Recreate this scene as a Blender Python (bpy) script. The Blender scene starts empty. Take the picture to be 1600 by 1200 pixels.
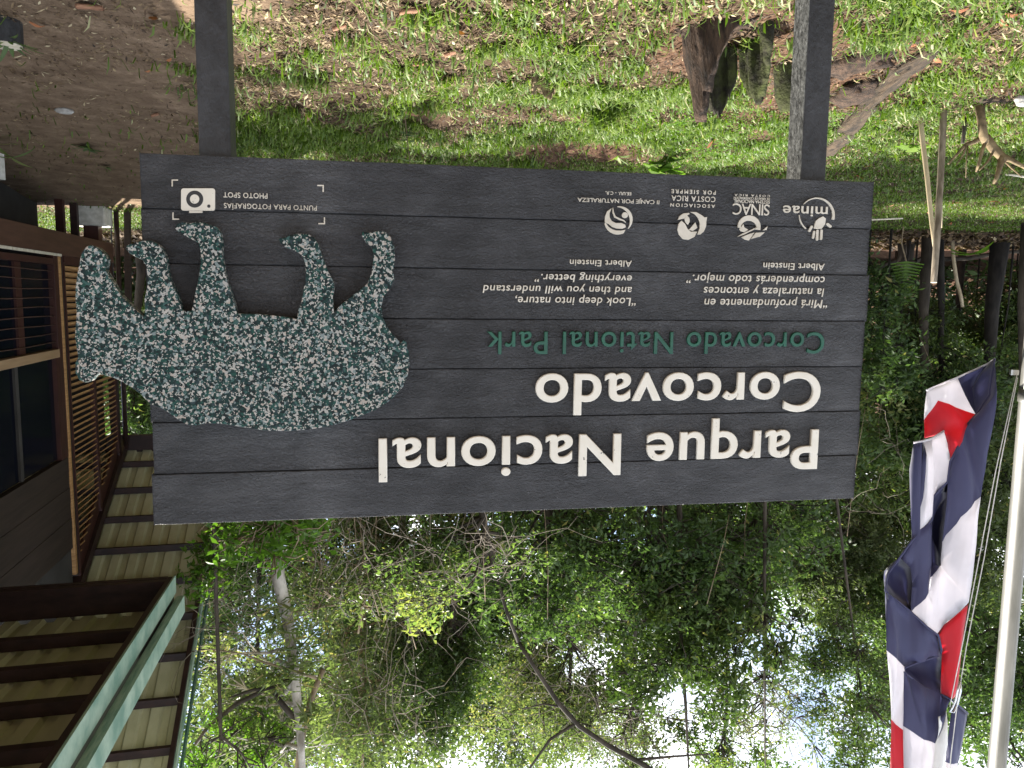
import bpy, bmesh, math, random
import numpy as np
from mathutils import Vector, Matrix
C = bpy.context.scene.collection
scn = bpy.context.scene
RAD = math.radians
rng = np.random.default_rng(11); random.seed(5)

# ------------------------------------------------------------------ camera
# the photograph was taken with the phone upside down: the place is built upright, the camera is rolled half a turn
FP = 1202.0; PITCH = 0.11364747; ROLL = 0.01072207
cF = Vector((0, math.cos(PITCH), math.sin(PITCH)))
_R0 = Vector((1, 0, 0)); _U0 = Vector((0, -math.sin(PITCH), math.cos(PITCH)))
cR = math.cos(ROLL) * _R0 + math.sin(ROLL) * _U0
cU = math.cos(ROLL) * _U0 - math.sin(ROLL) * _R0
EYE = Vector((0, 0, 1.6))
cam_d = bpy.data.cameras.new('camera'); cam = bpy.data.objects.new('camera', cam_d); C.objects.link(cam)
cam_d.sensor_fit = 'HORIZONTAL'; cam_d.sensor_width = 36.0; cam_d.lens = 36.0 * FP / 1600.0
cam_d.clip_start = 0.05; cam_d.clip_end = 2000
m = Matrix.Identity(4)
for i in range(3):
    m[i][0] = -cR[i]; m[i][1] = -cU[i]; m[i][2] = -cF[i]; m[i][3] = EYE[i]
cam.matrix_world = m
scn.camera = cam

# ------------------------------------------------------------------ world, sun, exposure
SUN_AZ, SUN_EL = 34.0, 65.0
w = bpy.data.worlds.new('World'); scn.world = w; w.use_nodes = True
nt = w.node_tree; nt.nodes.clear()
wo = nt.nodes.new('ShaderNodeOutputWorld'); bg = nt.nodes.new('ShaderNodeBackground')
sky = nt.nodes.new('ShaderNodeTexSky'); sky.sky_type = 'NISHITA'; sky.sun_disc = False
sky.sun_elevation = RAD(SUN_EL); sky.sun_rotation = RAD(SUN_AZ); sky.air_density = 1.0; sky.dust_density = 2.0
tc = nt.nodes.new('ShaderNodeTexCoord'); cn = nt.nodes.new('ShaderNodeTexNoise')
cn.inputs['Scale'].default_value = 3.2; cn.inputs['Detail'].default_value = 7; cn.inputs['Roughness'].default_value = 0.55
cr = nt.nodes.new('ShaderNodeValToRGB'); cr.color_ramp.elements[0].position = 0.42; cr.color_ramp.elements[1].position = 0.58
mx = nt.nodes.new('ShaderNodeMix'); mx.data_type = 'RGBA'
mx.inputs[7].default_value = (8.6, 8.8, 9.1, 1)
nt.links.new(tc.outputs['Generated'], cn.inputs['Vector']); nt.links.new(cn.outputs['Fac'], cr.inputs['Fac'])
nt.links.new(cr.outputs['Color'], mx.inputs[0]); nt.links.new(sky.outputs['Color'], mx.inputs[6])
nt.links.new(mx.outputs[2], bg.inputs['Color']); bg.inputs['Strength'].default_value = 0.10
nt.links.new(bg.outputs['Background'], wo.inputs['Surface'])
sd = bpy.data.lights.new('sun', 'SUN'); sd.energy = 4.8; sd.angle = RAD(0.53); sd.color = (1.0, 0.95, 0.86)
sun = bpy.data.objects.new('sun', sd); C.objects.link(sun)
sv = Vector((math.sin(RAD(SUN_AZ)) * math.cos(RAD(SUN_EL)), math.cos(RAD(SUN_AZ)) * math.cos(RAD(SUN_EL)), math.sin(RAD(SUN_EL))))
sun.rotation_euler = sv.to_track_quat('Z', 'Y').to_euler(); sun.location = sv * 60
scn.view_settings.view_transform = 'Standard'; scn.view_settings.look = 'None'
scn.view_settings.exposure = 1.7; scn.view_settings.gamma = 1.0
scn.cycles.max_bounces = 8; scn.cycles.transparent_max_bounces = 4
try: scn.cycles.use_denoising = True
except Exception: pass

# ------------------------------------------------------------------ helpers
def ray(x, y):                       # photograph pixel -> direction with depth 1 along the view
    u, v = 1600 - x, 1200 - y
    return cF + (u - 800) / FP * cR - (v - 600) / FP * cU
def at(x, y, d): return EYE + ray(x, y) * d
def ground(x, y, z=0.0):
    r = ray(x, y); t = (z - 1.6) / r.z
    return EYE + r * t

def tag(o, label=None, cat=None, group=None, kind=None):
    if label: o['label'] = label
    if cat: o['category'] = cat
    if group: o['group'] = group
    if kind: o['kind'] = kind
    return o
def empty(name, loc, rz=0.0):
    o = bpy.data.objects.new(name, None); C.objects.link(o); o.location = loc; o.rotation_euler = (0, 0, rz)
    o.empty_display_size = 0.1
    return o

class MB:
    def __init__(s): s.v = []; s.f = []; s.mi = []
    def add(s, vs, fs, mi=0):
        b = len(s.v); s.v.extend([tuple(p) for p in vs]); s.f.extend([[i + b for i in f] for f in fs]); s.mi.extend([mi] * len(fs)); return s
    def box(s, x0, x1, y0, y1, z0, z1, mi=0):
        vs = [(x0, y0, z0), (x1, y0, z0), (x1, y1, z0), (x0, y1, z0), (x0, y0, z1), (x1, y0, z1), (x1, y1, z1), (x0, y1, z1)]
        return s.add(vs, [[0, 3, 2, 1], [4, 5, 6, 7], [0, 1, 5, 4], [1, 2, 6, 5], [2, 3, 7, 6], [3, 0, 4, 7]], mi)
    def bar(s, a, b, wx, wz, up=(0, 0, 1), mi=0):       # a straight bar of rectangular section
        a = Vector(a); b = Vector(b); d = (b - a).normalized(); u = Vector(up); sx = d.cross(u).normalized(); u = sx.cross(d)
        vs = []
        for p in (a, b):
            for i, j in ((-1, -1), (1, -1), (1, 1), (-1, 1)): vs.append(p + sx * (i * wx / 2) + u * (j * wz / 2))
        return s.add(vs, [[0, 3, 2, 1], [4, 5, 6, 7], [0, 1, 5, 4], [1, 2, 6, 5], [2, 3, 7, 6], [3, 0, 4, 7]], mi)
    def tube(s, pts, rad, n=7, cap=True, mi=0, jit=0.0):
        pts = [Vector(p) for p in pts]
        if not hasattr(rad, '__len__'): rad = [rad] * len(pts)
        vs = []; ref = Vector((0.31, 0.93, 0.17))
        for i, p in enumerate(pts):
            d = (pts[min(i + 1, len(pts) - 1)] - pts[max(i - 1, 0)]).normalized()
            a = d.cross(ref); 
            if a.length < 0.05: a = d.cross(Vector((1, 0, 0)))
            a.normalize(); b = d.cross(a)
            for k in range(n):
                t = 2 * math.pi * k / n; r = rad[i] * (1 + random.uniform(-jit, jit))
                vs.append(p + a * (math.cos(t) * r) + b * (math.sin(t) * r))
        fs = []
        for i in range(len(pts) - 1):
            for k in range(n):
                fs.append([i * n + k, i * n + (k + 1) % n, (i + 1) * n + (k + 1) % n, (i + 1) * n + k])
        if cap: fs.append(list(range(n))[::-1]); fs.append([(len(pts) - 1) * n + k for k in range(n)])
        return s.add(vs, fs, mi)
    def build(s, name, mats, parent=None, smooth=False, bevel=0.0, off=None):
        me = bpy.data.meshes.new(name)
        v = s.v if off is None else [(p[0] - off[0], p[1] - off[1], p[2] - off[2]) for p in s.v]
        me.from_pydata(v, [], s.f)
        if not isinstance(mats, (list, tuple)): mats = [mats]
        for q in mats: me.materials.append(q)
        me.polygons.foreach_set('material_index', s.mi)
        if smooth: me.polygons.foreach_set('use_smooth', [True] * len(me.polygons))
        me.validate(); me.update()
        o = bpy.data.objects.new(name, me); C.objects.link(o)
        if parent: o.parent = parent
        if bevel:
            b = o.modifiers.new('bevel', 'BEVEL'); b.width = bevel; b.segments = 2; b.limit_method = 'ANGLE'
        return o

def mesh_np(name, V, F, mat, parent=None, attr=None, smooth=False):
    V = np.asarray(V, np.float32); F = np.asarray(F, np.int32); k = F.shape[1]
    me = bpy.data.meshes.new(name)
    me.vertices.add(len(V)); me.vertices.foreach_set('co', V.ravel())
    me.loops.add(F.size); me.loops.foreach_set('vertex_index', F.ravel())
    me.polygons.add(len(F)); me.polygons.foreach_set('loop_start', np.arange(0, F.size, k, dtype=np.int32))
    if smooth: me.polygons.foreach_set('use_smooth', np.ones(len(F), bool))
    me.materials.append(mat)
    if attr is not None:
        for an, av in attr.items():
            a = me.attributes.new(an, 'FLOAT', 'POINT'); a.data.foreach_set('value', np.asarray(av, np.float32))
    me.update(calc_edges=True); me.validate()
    o = bpy.data.objects.new(name, me); C.objects.link(o)
    if parent: o.parent = parent
    return o

# value noise in numpy
_perm = np.random.default_rng(3).random((256, 256))
def vnoise(x, y):
    xi = np.floor(x).astype(int); yi = np.floor(y).astype(int); fx = x - xi; fy = y - yi
    fx = fx * fx * (3 - 2 * fx); fy = fy * fy * (3 - 2 * fy)
    g = lambda a, b: _perm[a % 256, b % 256]
    return (g(xi, yi) * (1 - fx) + g(xi + 1, yi) * fx) * (1 - fy) + (g(xi, yi + 1) * (1 - fx) + g(xi + 1, yi + 1) * fx) * fy
def fbm(x, y, o=4):
    s = 0; a = 0.5
    for i in range(o): s = s + a * vnoise(x * 2 ** i + 17 * i, y * 2 ** i + 5 * i); a *= 0.5
    return s
def sstep(a, b, x): t = np.clip((x - a) / (b - a), 0, 1); return t * t * (3 - 2 * t)

# ------------------------------------------------------------------ materials
def newmat(name):
    mt = bpy.data.materials.new(name); mt.use_nodes = True; t = mt.node_tree; t.nodes.clear()
    o = t.nodes.new('ShaderNodeOutputMaterial'); p = t.nodes.new('ShaderNodeBsdfPrincipled')
    t.links.new(p.outputs[0], o.inputs[0]); return mt, t, p, o
def ramp(t, fac, stops, interp='LINEAR'):
    r = t.nodes.new('ShaderNodeValToRGB'); r.color_ramp.interpolation = interp
    e = r.color_ramp.elements
    while len(e) < len(stops): e.new(0.5)
    for i, (p, c) in enumerate(stops): e[i].position = p; e[i].color = (*c, 1)
    t.links.new(fac, r.inputs['Fac']); return r.outputs['Color']
def noise(t, scale, detail=4, rough=0.55, stretch=None, dist=0.0):
    c = t.nodes.new('ShaderNodeTexCoord'); n = t.nodes.new('ShaderNodeTexNoise')
    n.inputs['Scale'].default_value = scale; n.inputs['Detail'].default_value = detail; n.inputs['Roughness'].default_value = rough
    n.inputs['Distortion'].default_value = dist
    src = c.outputs['Object']
    if stretch:
        mp = t.nodes.new('ShaderNodeMapping'); mp.inputs['Scale'].default_value = stretch
        t.links.new(src, mp.inputs['Vector']); src = mp.outputs['Vector']
    t.links.new(src, n.inputs['Vector']); return n.outputs['Fac']
def bump(t, p, h, strength, dist):
    b = t.nodes.new('ShaderNodeBump'); b.inputs['Strength'].default_value = strength; b.inputs['Distance'].default_value = dist
    t.links.new(h, b.inputs['Height'])
    t.links.new(b.outputs['Normal'], p.inputs['Normal'])
def simple(name, c0, c1, rough=0.6, scale=8, stretch=None, bs=0.0, bd=0.003, bscale=None, lo=0.35, hi=0.65, spec=0.4, metal=0.0):
    mt, t, p, o = newmat(name)
    f = noise(t, scale, 6, 0.6, stretch)
    t.links.new(ramp(t, f, [(lo, c0), (hi, c1)]), p.inputs['Base Color'])
    p.inputs['Roughness'].default_value = rough; p.inputs['Specular IOR Level'].default_value = spec; p.inputs['Metallic'].default_value = metal
    if bs: bump(t, p, noise(t, bscale or scale * 3, 5, 0.6, stretch), bs, bd)
    return mt

def leafmat(name, stops, transl=0.48, rough=0.5):
    mt, t, p, o = newmat(name)
    a = t.nodes.new('ShaderNodeAttribute'); a.attribute_name = 'tone'
    col = ramp(t, a.outputs['Fac'], stops)
    t.links.new(col, p.inputs['Base Color']); p.inputs['Roughness'].default_value = rough; p.inputs['Specular IOR Level'].default_value = 0.35
    tr = t.nodes.new('ShaderNodeBsdfTranslucent'); mxx = t.nodes.new('ShaderNodeMix'); mxx.data_type = 'RGBA'; mxx.blend_type = 'MULTIPLY'
    mxx.inputs[0].default_value = 1.0; mxx.inputs[7].default_value = (1.02, 1.22, 0.50, 1)
    t.links.new(col, mxx.inputs[6]); t.links.new(mxx.outputs[2], tr.inputs['Color'])
    ms = t.nodes.new('ShaderNodeMixShader'); ms.inputs[0].default_value = transl
    t.links.new(p.outputs[0], ms.inputs[1]); t.links.new(tr.outputs[0], ms.inputs[2]); t.links.new(ms.outputs[0], o.inputs[0])
    return mt

M = {}
# sign boards: thick black paint with brush and roller texture
mt, t, p, o = newmat('black_board_paint')
c1 = noise(t, 5, 6, 0.65, (1, 1, 2.5)); 
t.links.new(ramp(t, c1, [(0.3, (0.048, 0.048, 0.050)), (0.55, (0.069, 0.069, 0.073)), (0.75, (0.095, 0.095, 0.099))]), p.inputs['Base Color'])
sm = ramp(t, noise(t, 2.3, 5, 0.6, (1, 1, 1.6), 0.8), [(0.36, (0.55, 0.55, 0.55)), (0.52, (0.95, 0.95, 0.95)), (0.68, (1.4, 1.4, 1.38))])
sg = ramp(t, noise(t, 34, 6, 0.7, (0.12, 1, 1.5)), [(0.35, (0.78, 0.78, 0.78)), (0.62, (1.12, 1.12, 1.12))])
bc = p.inputs['Base Color'].links[0].from_socket
for fac_ in (sm, sg):
    q = t.nodes.new('ShaderNodeMix'); q.data_type = 'RGBA'; q.blend_type = 'MULTIPLY'; q.inputs[0].default_value = 1.0; t.links.new(bc, q.inputs[6]); t.links.new(fac_, q.inputs[7]); bc = q.outputs[2]
sk = t.nodes.new('ShaderNodeMapRange'); sk.inputs[1].default_value = 0.735; sk.inputs[2].default_value = 0.78; t.links.new(noise(t, 130, 2, 0.5), sk.inputs[0])
q = t.nodes.new('ShaderNodeMix'); q.data_type = 'RGBA'; t.links.new(sk.outputs[0], q.inputs[0]); t.links.new(bc, q.inputs[6]); q.inputs[7].default_value = (0.22, 0.22, 0.21, 1)
t.links.new(q.outputs[2], p.inputs['Base Color'])
rr_ = t.nodes.new('ShaderNodeMapRange'); rr_.inputs[3].default_value = 0.30; rr_.inputs[4].default_value = 0.62; rr_.inputs[1].default_value = 0.35; rr_.inputs[2].default_value = 0.65
t.links.new(noise(t, 6, 5, 0.6), rr_.inputs[0]); t.links.new(rr_.outputs[0], p.inputs['Roughness']); p.inputs['Specular IOR Level'].default_value = 0.5
ma = t.nodes.new('ShaderNodeMath'); ma.operation = 'ADD'
mm = t.nodes.new('ShaderNodeMath'); mm.operation = 'MULTIPLY'; mm.inputs[1].default_value = 1.6
t.links.new(noise(t, 120, 4, 0.65, (0.8, 1, 1.2), 0.8), mm.inputs[0])
t.links.new(mm.outputs[0], ma.inputs[0]); t.links.new(noise(t, 20, 5, 0.6, (0.5, 1, 1.4), 0.9), ma.inputs[1])
bump(t, p, ma.outputs[0], 1.0, 0.012)
M['board'] = mt
# letters: cream enamel with chips that show the black below
def enamel(name, c0, c1, chip=0.70):
    mt, t, p, o = newmat(name)
    a = ramp(t, noise(t, 14, 5), [(0.35, c0), (0.65, c1)])
    n = noise(t, 42, 5, 0.7); r = ramp(t, n, [(chip, (0, 0, 0)), (chip + 0.015, (1, 1, 1))])
    mxx = t.nodes.new('ShaderNodeMix'); mxx.data_type = 'RGBA'; mxx.inputs[7].default_value = (0.03, 0.03, 0.03, 1)
    t.links.new(r, mxx.inputs[0]); t.links.new(a, mxx.inputs[6]); t.links.new(mxx.outputs[2], p.inputs['Base Color'])
    p.inputs['Roughness'].default_value = 0.42
    bump(t, p, noise(t, 60, 4), 0.35, 0.002)
    return mt
M['cream'] = enamel('cream_letter_paint', (0.66, 0.61, 0.51), (0.72, 0.67, 0.575), 0.668)
M['cream_small'] = enamel('weathered_cream_paint', (0.50, 0.45, 0.36), (0.64, 0.59, 0.50), 0.74)
M['green_letter'] = enamel('dark_green_letter_paint', (0.004, 0.064, 0.036), (0.008, 0.088, 0.051), 0.76)
M['black'] = simple('black_icon_paint', (0.02, 0.02, 0.02), (0.035, 0.035, 0.037), 0.5, 20)
# mosaic of recycled chips
mt, t, p, o = newmat('recycled_chip_mosaic')
c = t.nodes.new('ShaderNodeTexCoord')
nz = t.nodes.new('ShaderNodeTexNoise'); nz.inputs['Scale'].default_value = 110; nz.inputs['Detail'].default_value = 3
va = t.nodes.new('ShaderNodeVectorMath'); va.operation = 'SCALE'; va.inputs[3].default_value = 0.008
t.links.new(c.outputs['Object'], nz.inputs['Vector']); t.links.new(nz.outputs['Color'], va.inputs[0])
ad = t.nodes.new('ShaderNodeVectorMath'); ad.operation = 'ADD'; t.links.new(c.outputs['Object'], ad.inputs[0]); t.links.new(va.outputs[0], ad.inputs[1])
def chips(scale, stops):
    vr = t.nodes.new('ShaderNodeTexVoronoi'); vr.inputs['Scale'].default_value = scale; t.links.new(ad.outputs[0], vr.inputs['Vector'])
    sp = t.nodes.new('ShaderNodeSeparateColor'); t.links.new(vr.outputs['Color'], sp.inputs[0])
    return ramp(t, sp.outputs[0], stops, 'CONSTANT'), sp
A1, s1 = chips(142, [(0, (0.004, 0.011, 0.011)), (0.22, (0.006, 0.022, 0.020)), (0.36, (0.010, 0.055, 0.042)), (0.45, (0.02, 0.038, 0.042)), (0.52, (0.34, 0.33, 0.30)), (0.61, (0.17, 0.21, 0.205)), (0.70, (0.006, 0.030, 0.026)), (0.84, (0.36, 0.31, 0.265)), (0.91, (0.035, 0.085, 0.076))])
A2, s2 = chips(255, [(0, (0.42, 0.39, 0.35)), (0.30, (0.005, 0.016, 0.016)), (0.62, (0.16, 0.20, 0.20)), (0.72, (0.008, 0.045, 0.034))])
mxx = t.nodes.new('ShaderNodeMix'); mxx.data_type = 'RGBA'
gt = t.nodes.new('ShaderNodeMath'); gt.operation = 'GREATER_THAN'; gt.inputs[1].default_value = 0.62
t.links.new(s1.outputs[1], gt.inputs[0]); t.links.new(gt.outputs[0], mxx.inputs[0])
t.links.new(A1, mxx.inputs[6]); t.links.new(A2, mxx.inputs[7]); t.links.new(mxx.outputs[2], p.inputs['Base Color'])
p.inputs['Roughness'].default_value = 0.6; p.inputs['Specular IOR Level'].default_value = 0.25; bump(t, p, noise(t, 120, 3), 0.3, 0.002)
M['mosaic'] = mt
M['post'] = simple('weathered_post_paint', (0.018, 0.018, 0.019), (0.04, 0.04, 0.042), 0.5, 12, (1, 1, 0.6), 0.9, 0.006, 55)
M['post_sunlit'] = simple('sunlit_post_side', (0.04, 0.04, 0.038), (0.19, 0.19, 0.18), 0.9, 90, (1, 1, 0.45), 1.0, 0.006, 110, 0.36, 0.66)  # lighter grey for one post side, sunlight painted into the colour
# house
M['brown'] = simple('brown_painted_timber', (0.062, 0.028, 0.017), (0.095, 0.046, 0.029), 0.55, 6, (1, 0.3, 3), 0.2)
M['darkbrown'] = simple('dark_stained_timber', (0.018, 0.009, 0.008), (0.038, 0.018, 0.015), 0.5, 6, (1, 0.3, 2), 0.2)
M['redbrown'] = simple('red_brown_steel', (0.034, 0.011, 0.008), (0.055, 0.018, 0.013), 0.5, 5)
M['slat'] = simple('varnished_slat_wood', (0.30, 0.15, 0.055), (0.50, 0.29, 0.12), 0.5, 5, (1, 0.35, 8), 0.2)
M['plank'] = simple('grey_brown_plank', (0.022, 0.014, 0.010), (0.040, 0.026, 0.019), 0.65, 4, (1, 0.3, 6), 0.3)
M['sheet'] = simple('pale_roof_sheet', (0.40, 0.39, 0.25), (0.52, 0.51, 0.35), 0.45, 3, (1, 0.3, 1))
M['fascia'] = simple('pale_green_fascia', (0.15, 0.26, 0.20), (0.36, 0.46, 0.36), 0.4, 7, (6, 0.6, 0.6), 0.1)
M['darkgreen'] = simple('dark_green_gutter', (0.03, 0.075, 0.06), (0.06, 0.12, 0.10), 0.4, 5)
M['conc'] = simple('old_white_concrete', (0.42, 0.40, 0.34), (0.66, 0.64, 0.58), 0.85, 9, None, 0.4, 0.006)
M['tan'] = simple('tan_window_rail', (0.30, 0.19, 0.10), (0.38, 0.25, 0.14), 0.5, 5, (1, 0.3, 5))
mt, t, p, o = newmat('dark_window_glass'); p.inputs['Base Color'].default_value = (0.004, 0.005, 0.010, 1); p.inputs['Specular IOR Level'].default_value = 0.08; p.inputs['Roughness'].default_value = 0.12; M['glass'] = mt
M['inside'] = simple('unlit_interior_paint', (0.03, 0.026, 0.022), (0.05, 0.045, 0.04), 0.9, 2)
M['greypanel'] = simple('grey_curtain', (0.018, 0.018, 0.017), (0.028, 0.028, 0.026), 0.9, 2)
# wood, bark, soil
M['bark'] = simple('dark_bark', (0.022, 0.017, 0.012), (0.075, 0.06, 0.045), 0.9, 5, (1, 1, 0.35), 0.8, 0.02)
M['shade_bark'] = simple('shade_darkened_bark', (0.010, 0.008, 0.007), (0.035, 0.030, 0.025), 0.95, 6, (1, 1, 0.35), 0.8, 0.02)  # darker copy of the bark, forest shade is put into its colour
M['twig'] = simple('dry_pale_twig', (0.14, 0.11, 0.08), (0.34, 0.29, 0.23), 0.9, 6)
M['pale_bark'] = simple('pale_lichen_bark', (0.14, 0.12, 0.09), (0.55, 0.50, 0.44), 0.9, 4, (1, 1, 0.6), 0.6, 0.02)
M['tan_bark'] = simple('tan_vine_bark', (0.14, 0.10, 0.06), (0.30, 0.23, 0.15), 0.9, 6)
M['rot'] = simple('rotten_wood', (0.014, 0.009, 0.006), (0.085, 0.052, 0.033), 0.95, 28, (1, 1, 0.18), 1.0, 0.03, 60)
M['rot_log'] = simple('weathered_log_wood', (0.012, 0.009, 0.006), (0.085, 0.058, 0.035), 0.95, 26, (1, 0.14, 1), 1.0, 0.03, 50)
M['stick'] = simple('peeled_stick', (0.36, 0.28, 0.17), (0.55, 0.46, 0.31), 0.7, 10, (1, 1, 0.2), 0.3)
M['stake'] = simple('grey_brown_stake', (0.10, 0.075, 0.05), (0.28, 0.23, 0.17), 0.85, 20, (1, 1, 0.25), 0.6, 0.005)
M['cutwood'] = simple('fresh_cut_wood', (0.5, 0.44, 0.33), (0.62, 0.57, 0.45), 0.8, 18)
M['root'] = simple('dry_root_wood', (0.08, 0.055, 0.028), (0.24, 0.175, 0.095), 0.85, 12, None, 0.5)
M['stone'] = simple('grey_stone', (0.25, 0.24, 0.22), (0.45, 0.43, 0.40), 0.9, 14, None, 0.6, 0.01)
M['chipwood'] = simple('red_brown_wood_chip', (0.15, 0.07, 0.04), (0.36, 0.19, 0.11), 0.85, 9, (1, 5, 5), 0.6, 0.006)
# flag and pole
def cloth(name, c, tr=0.35):
    mt, t, p, o = newmat(name)
    f = noise(t, 7, 4)
    col = ramp(t, f, [(0.3, tuple(q * 0.88 for q in c)), (0.7, c)])
    t.links.new(col, p.inputs['Base Color']); p.inputs['Roughness'].default_value = 0.55; p.inputs['Sheen Weight'].default_value = 0.25
    b = t.nodes.new('ShaderNodeBsdfTranslucent'); t.links.new(col, b.inputs['Color'])
    ms = t.nodes.new('ShaderNodeMixShader'); ms.inputs[0].default_value = tr
    t.links.new(p.outputs[0], ms.inputs[1]); t.links.new(b.outputs[0], ms.inputs[2]); t.links.new(ms.outputs[0], o.inputs[0])
    bump(t, p, noise(t, 26, 3, 0.5, (1, 1, 0.35)), 0.25, 0.006)
    return mt
M['navy'] = cloth('navy_flag_cloth', (0.050, 0.052, 0.135), 0.2)
M['white'] = cloth('white_flag_cloth', (0.80, 0.78, 0.82), 0.45)
M['red'] = cloth('red_flag_cloth', (0.62, 0.015, 0.035), 0.4)
M['canvas'] = simple('white_canvas_band', (0.72, 0.72, 0.70), (0.8, 0.8, 0.78), 0.7, 20, None, 0.2)
M['pole'] = simple('weathered_aluminium_paint', (0.052, 0.050, 0.040), (0.105, 0.101, 0.088), 0.45, 16, (1, 1, 0.25), 0.15)
M['steel'] = simple('bright_steel', (0.6, 0.6, 0.6), (0.7, 0.7, 0.7), 0.25, 10, metal=1.0)
M['rope'] = simple('white_halyard', (0.55, 0.54, 0.5), (0.7, 0.69, 0.66), 0.8, 60)
# foliage
G = leafmat
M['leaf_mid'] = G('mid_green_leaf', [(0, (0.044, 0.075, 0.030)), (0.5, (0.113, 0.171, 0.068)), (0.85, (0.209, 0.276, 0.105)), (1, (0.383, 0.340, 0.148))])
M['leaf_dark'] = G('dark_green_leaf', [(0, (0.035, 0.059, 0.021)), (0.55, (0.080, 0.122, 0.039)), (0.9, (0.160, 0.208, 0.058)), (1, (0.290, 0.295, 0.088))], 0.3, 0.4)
M['leaf_olive'] = G('olive_leaf', [(0, (0.058, 0.078, 0.036)), (0.5, (0.132, 0.163, 0.079)), (0.85, (0.219, 0.246, 0.120)), (1, (0.380, 0.297, 0.159))])
M['leaf_bright'] = G('bright_green_leaf', [(0, (0.060, 0.115, 0.020)), (0.5, (0.115, 0.215, 0.035)), (1, (0.18, 0.27, 0.05))], 0.5)
M['grass'] = G('grass_blade', [(0, (0.034, 0.062, 0.010)), (0.45, (0.092, 0.155, 0.018)), (0.8, (0.155, 0.222, 0.032)), (0.93, (0.210, 0.250, 0.060)), (1, (0.353, 0.350, 0.180))], 0.35, 0.5)
M['litter'] = G('dry_litter', [(0, (0.022, 0.014, 0.009)), (0.35, (0.075, 0.045, 0.024)), (0.6, (0.16, 0.105, 0.055)), (0.85, (0.28, 0.21, 0.115)), (1, (0.46, 0.39, 0.25))], 0.1, 0.75)
M['deadleaf'] = G('orange_dead_leaf', [(0, (0.20, 0.07, 0.03)), (0.6, (0.34, 0.13, 0.055)), (1, (0.42, 0.24, 0.13))], 0.2, 0.6)

# ------------------------------------------------------------------ house frame (x = sideways, y = along the wall)
HA = RAD(13.0)
def hw(x, y, z=0): return Vector((x * math.cos(HA) + y * math.sin(HA), -x * math.sin(HA) + y * math.cos(HA), z))
def lat_np(X, Y): return X * math.cos(HA) - Y * math.sin(HA)

# ------------------------------------------------------------------ ground
def gheight(X, Y):
    h = 0.10 * (fbm(X * 0.35 + 3, Y * 0.35) - 0.47) + 0.13 * (fbm(X * 1.7, Y * 1.7 + 9) - 0.47) * (1 - 0.6 * sstep(0.5, 2.0, lat_np(X, Y)))
    h = h + 0.22 * sstep(9.5, 12.5, Y) * sstep(2.5, 5.5, X)
    h = h + 13.0 * sstep(34, 58, Y + 0.15 * np.abs(X))
    h = h - 0.20 * np.exp(-(((X + 0.75) / 0.55) ** 2 + ((Y - 8.6) / 0.35) ** 2)) - 0.08 * np.exp(-(((X - 0.55) / 0.6) ** 2 + ((Y - 7.25) / 0.16) ** 2)) - 0.10 * np.exp(-(((X + 0.1) / 0.35) ** 2 + ((Y - 6.75) / 0.2) ** 2)) - 0.1 * np.exp(-(((X + 1.75) / 0.3) ** 2 + ((Y - 6.9) / 0.15) ** 2))
    h = h + 0.085 * (fbm(X * 6 + 40, Y * 6) - 0.47) * (1 - 0.95 * dirtmask(X, Y)) * (Y < 14)
    return h
def dirtmask(X, Y):
    l = lat_np(X, Y)
    return sstep(-0.25, 0.45, l - (0.42 + 0.155 * (Y - 4.4)) + 0.9 * (fbm(X * 1.3 + 8, Y * 1.3) - 0.47)) * (1 - sstep(12.3, 13.6, Y))
def forestmask(X, Y):
    edge = 17.8 + 0.10 * np.clip(-X - 8, 0, 30) + 1.2 * (fbm(X * 0.5, Y * 0.5 + 30) - 0.47)
    return sstep(-0.6, 0.9, Y - edge)
def mulchmask(X, Y):
    n = 0.9 * (fbm(X * 2.1 + 60, Y * 2.1) - 0.47)
    a = 1 - sstep(0.55, 1.25, np.hypot((X + 2.35) / 0.75, (Y - 6.0) / 1.5) + n)          # by the long log
    b = 1 - sstep(0.6, 1.2, np.hypot((X + 1.4) / 0.7, (Y - 5.0) / 0.7) + n)             # around the broken stump
    c = 1 - sstep(0.6, 1.2, np.hypot((X + 0.75) / 0.9, (Y - 8.8) / 0.8) + n)           # bare hollow behind the board
    d = 1 - sstep(0.6, 1.2, np.hypot((X + 3.9) / 0.5, (Y - 6.0) / 0.35) + n)
    e = 1 - sstep(0.5, 1.2, np.hypot((X - 0.5) / 1.3, (Y - 7.2) / 0.28) + n)
    return np.maximum.reduce([a, b, c, d, 0.6 * e])
ny = 330; nx = 240
ty = np.linspace(0, 1, ny)
Yr = np.where(ty < 0.12, -12 + ty / 0.12 * 14.0, 2.0 * (75.0) ** ((ty - 0.12) / 0.88))
tx = np.linspace(-1, 1, nx); tx = np.sign(tx) * np.abs(tx) ** 1.15
Wd = np.maximum(np.abs(Yr) * 0.95 + 3.5, 6.0)
GX = tx[None, :] * Wd[:, None]; GY = np.repeat(Yr[:, None], nx, 1)
GZ = gheight(GX, GY)
V = np.stack([GX, GY, GZ], -1).reshape(-1, 3)
ii = (np.arange(ny - 1)[:, None] * nx + np.arange(nx - 1)[None, :]).ravel()
F = np.stack([ii, ii + 1, ii + nx + 1, ii + nx], 1)
mt, t, p, o = newmat('ground_soil')
def attrn(n):
    a = t.nodes.new('ShaderNodeAttribute'); a.attribute_name = n; return a.outputs['Fac']
def mixc(f, a, b):
    q = t.nodes.new('ShaderNodeMix'); q.data_type = 'RGBA'; t.links.new(f, q.inputs[0]); t.links.new(a, q.inputs[6]); t.links.new(b, q.inputs[7]); return q.outputs[2]
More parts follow.
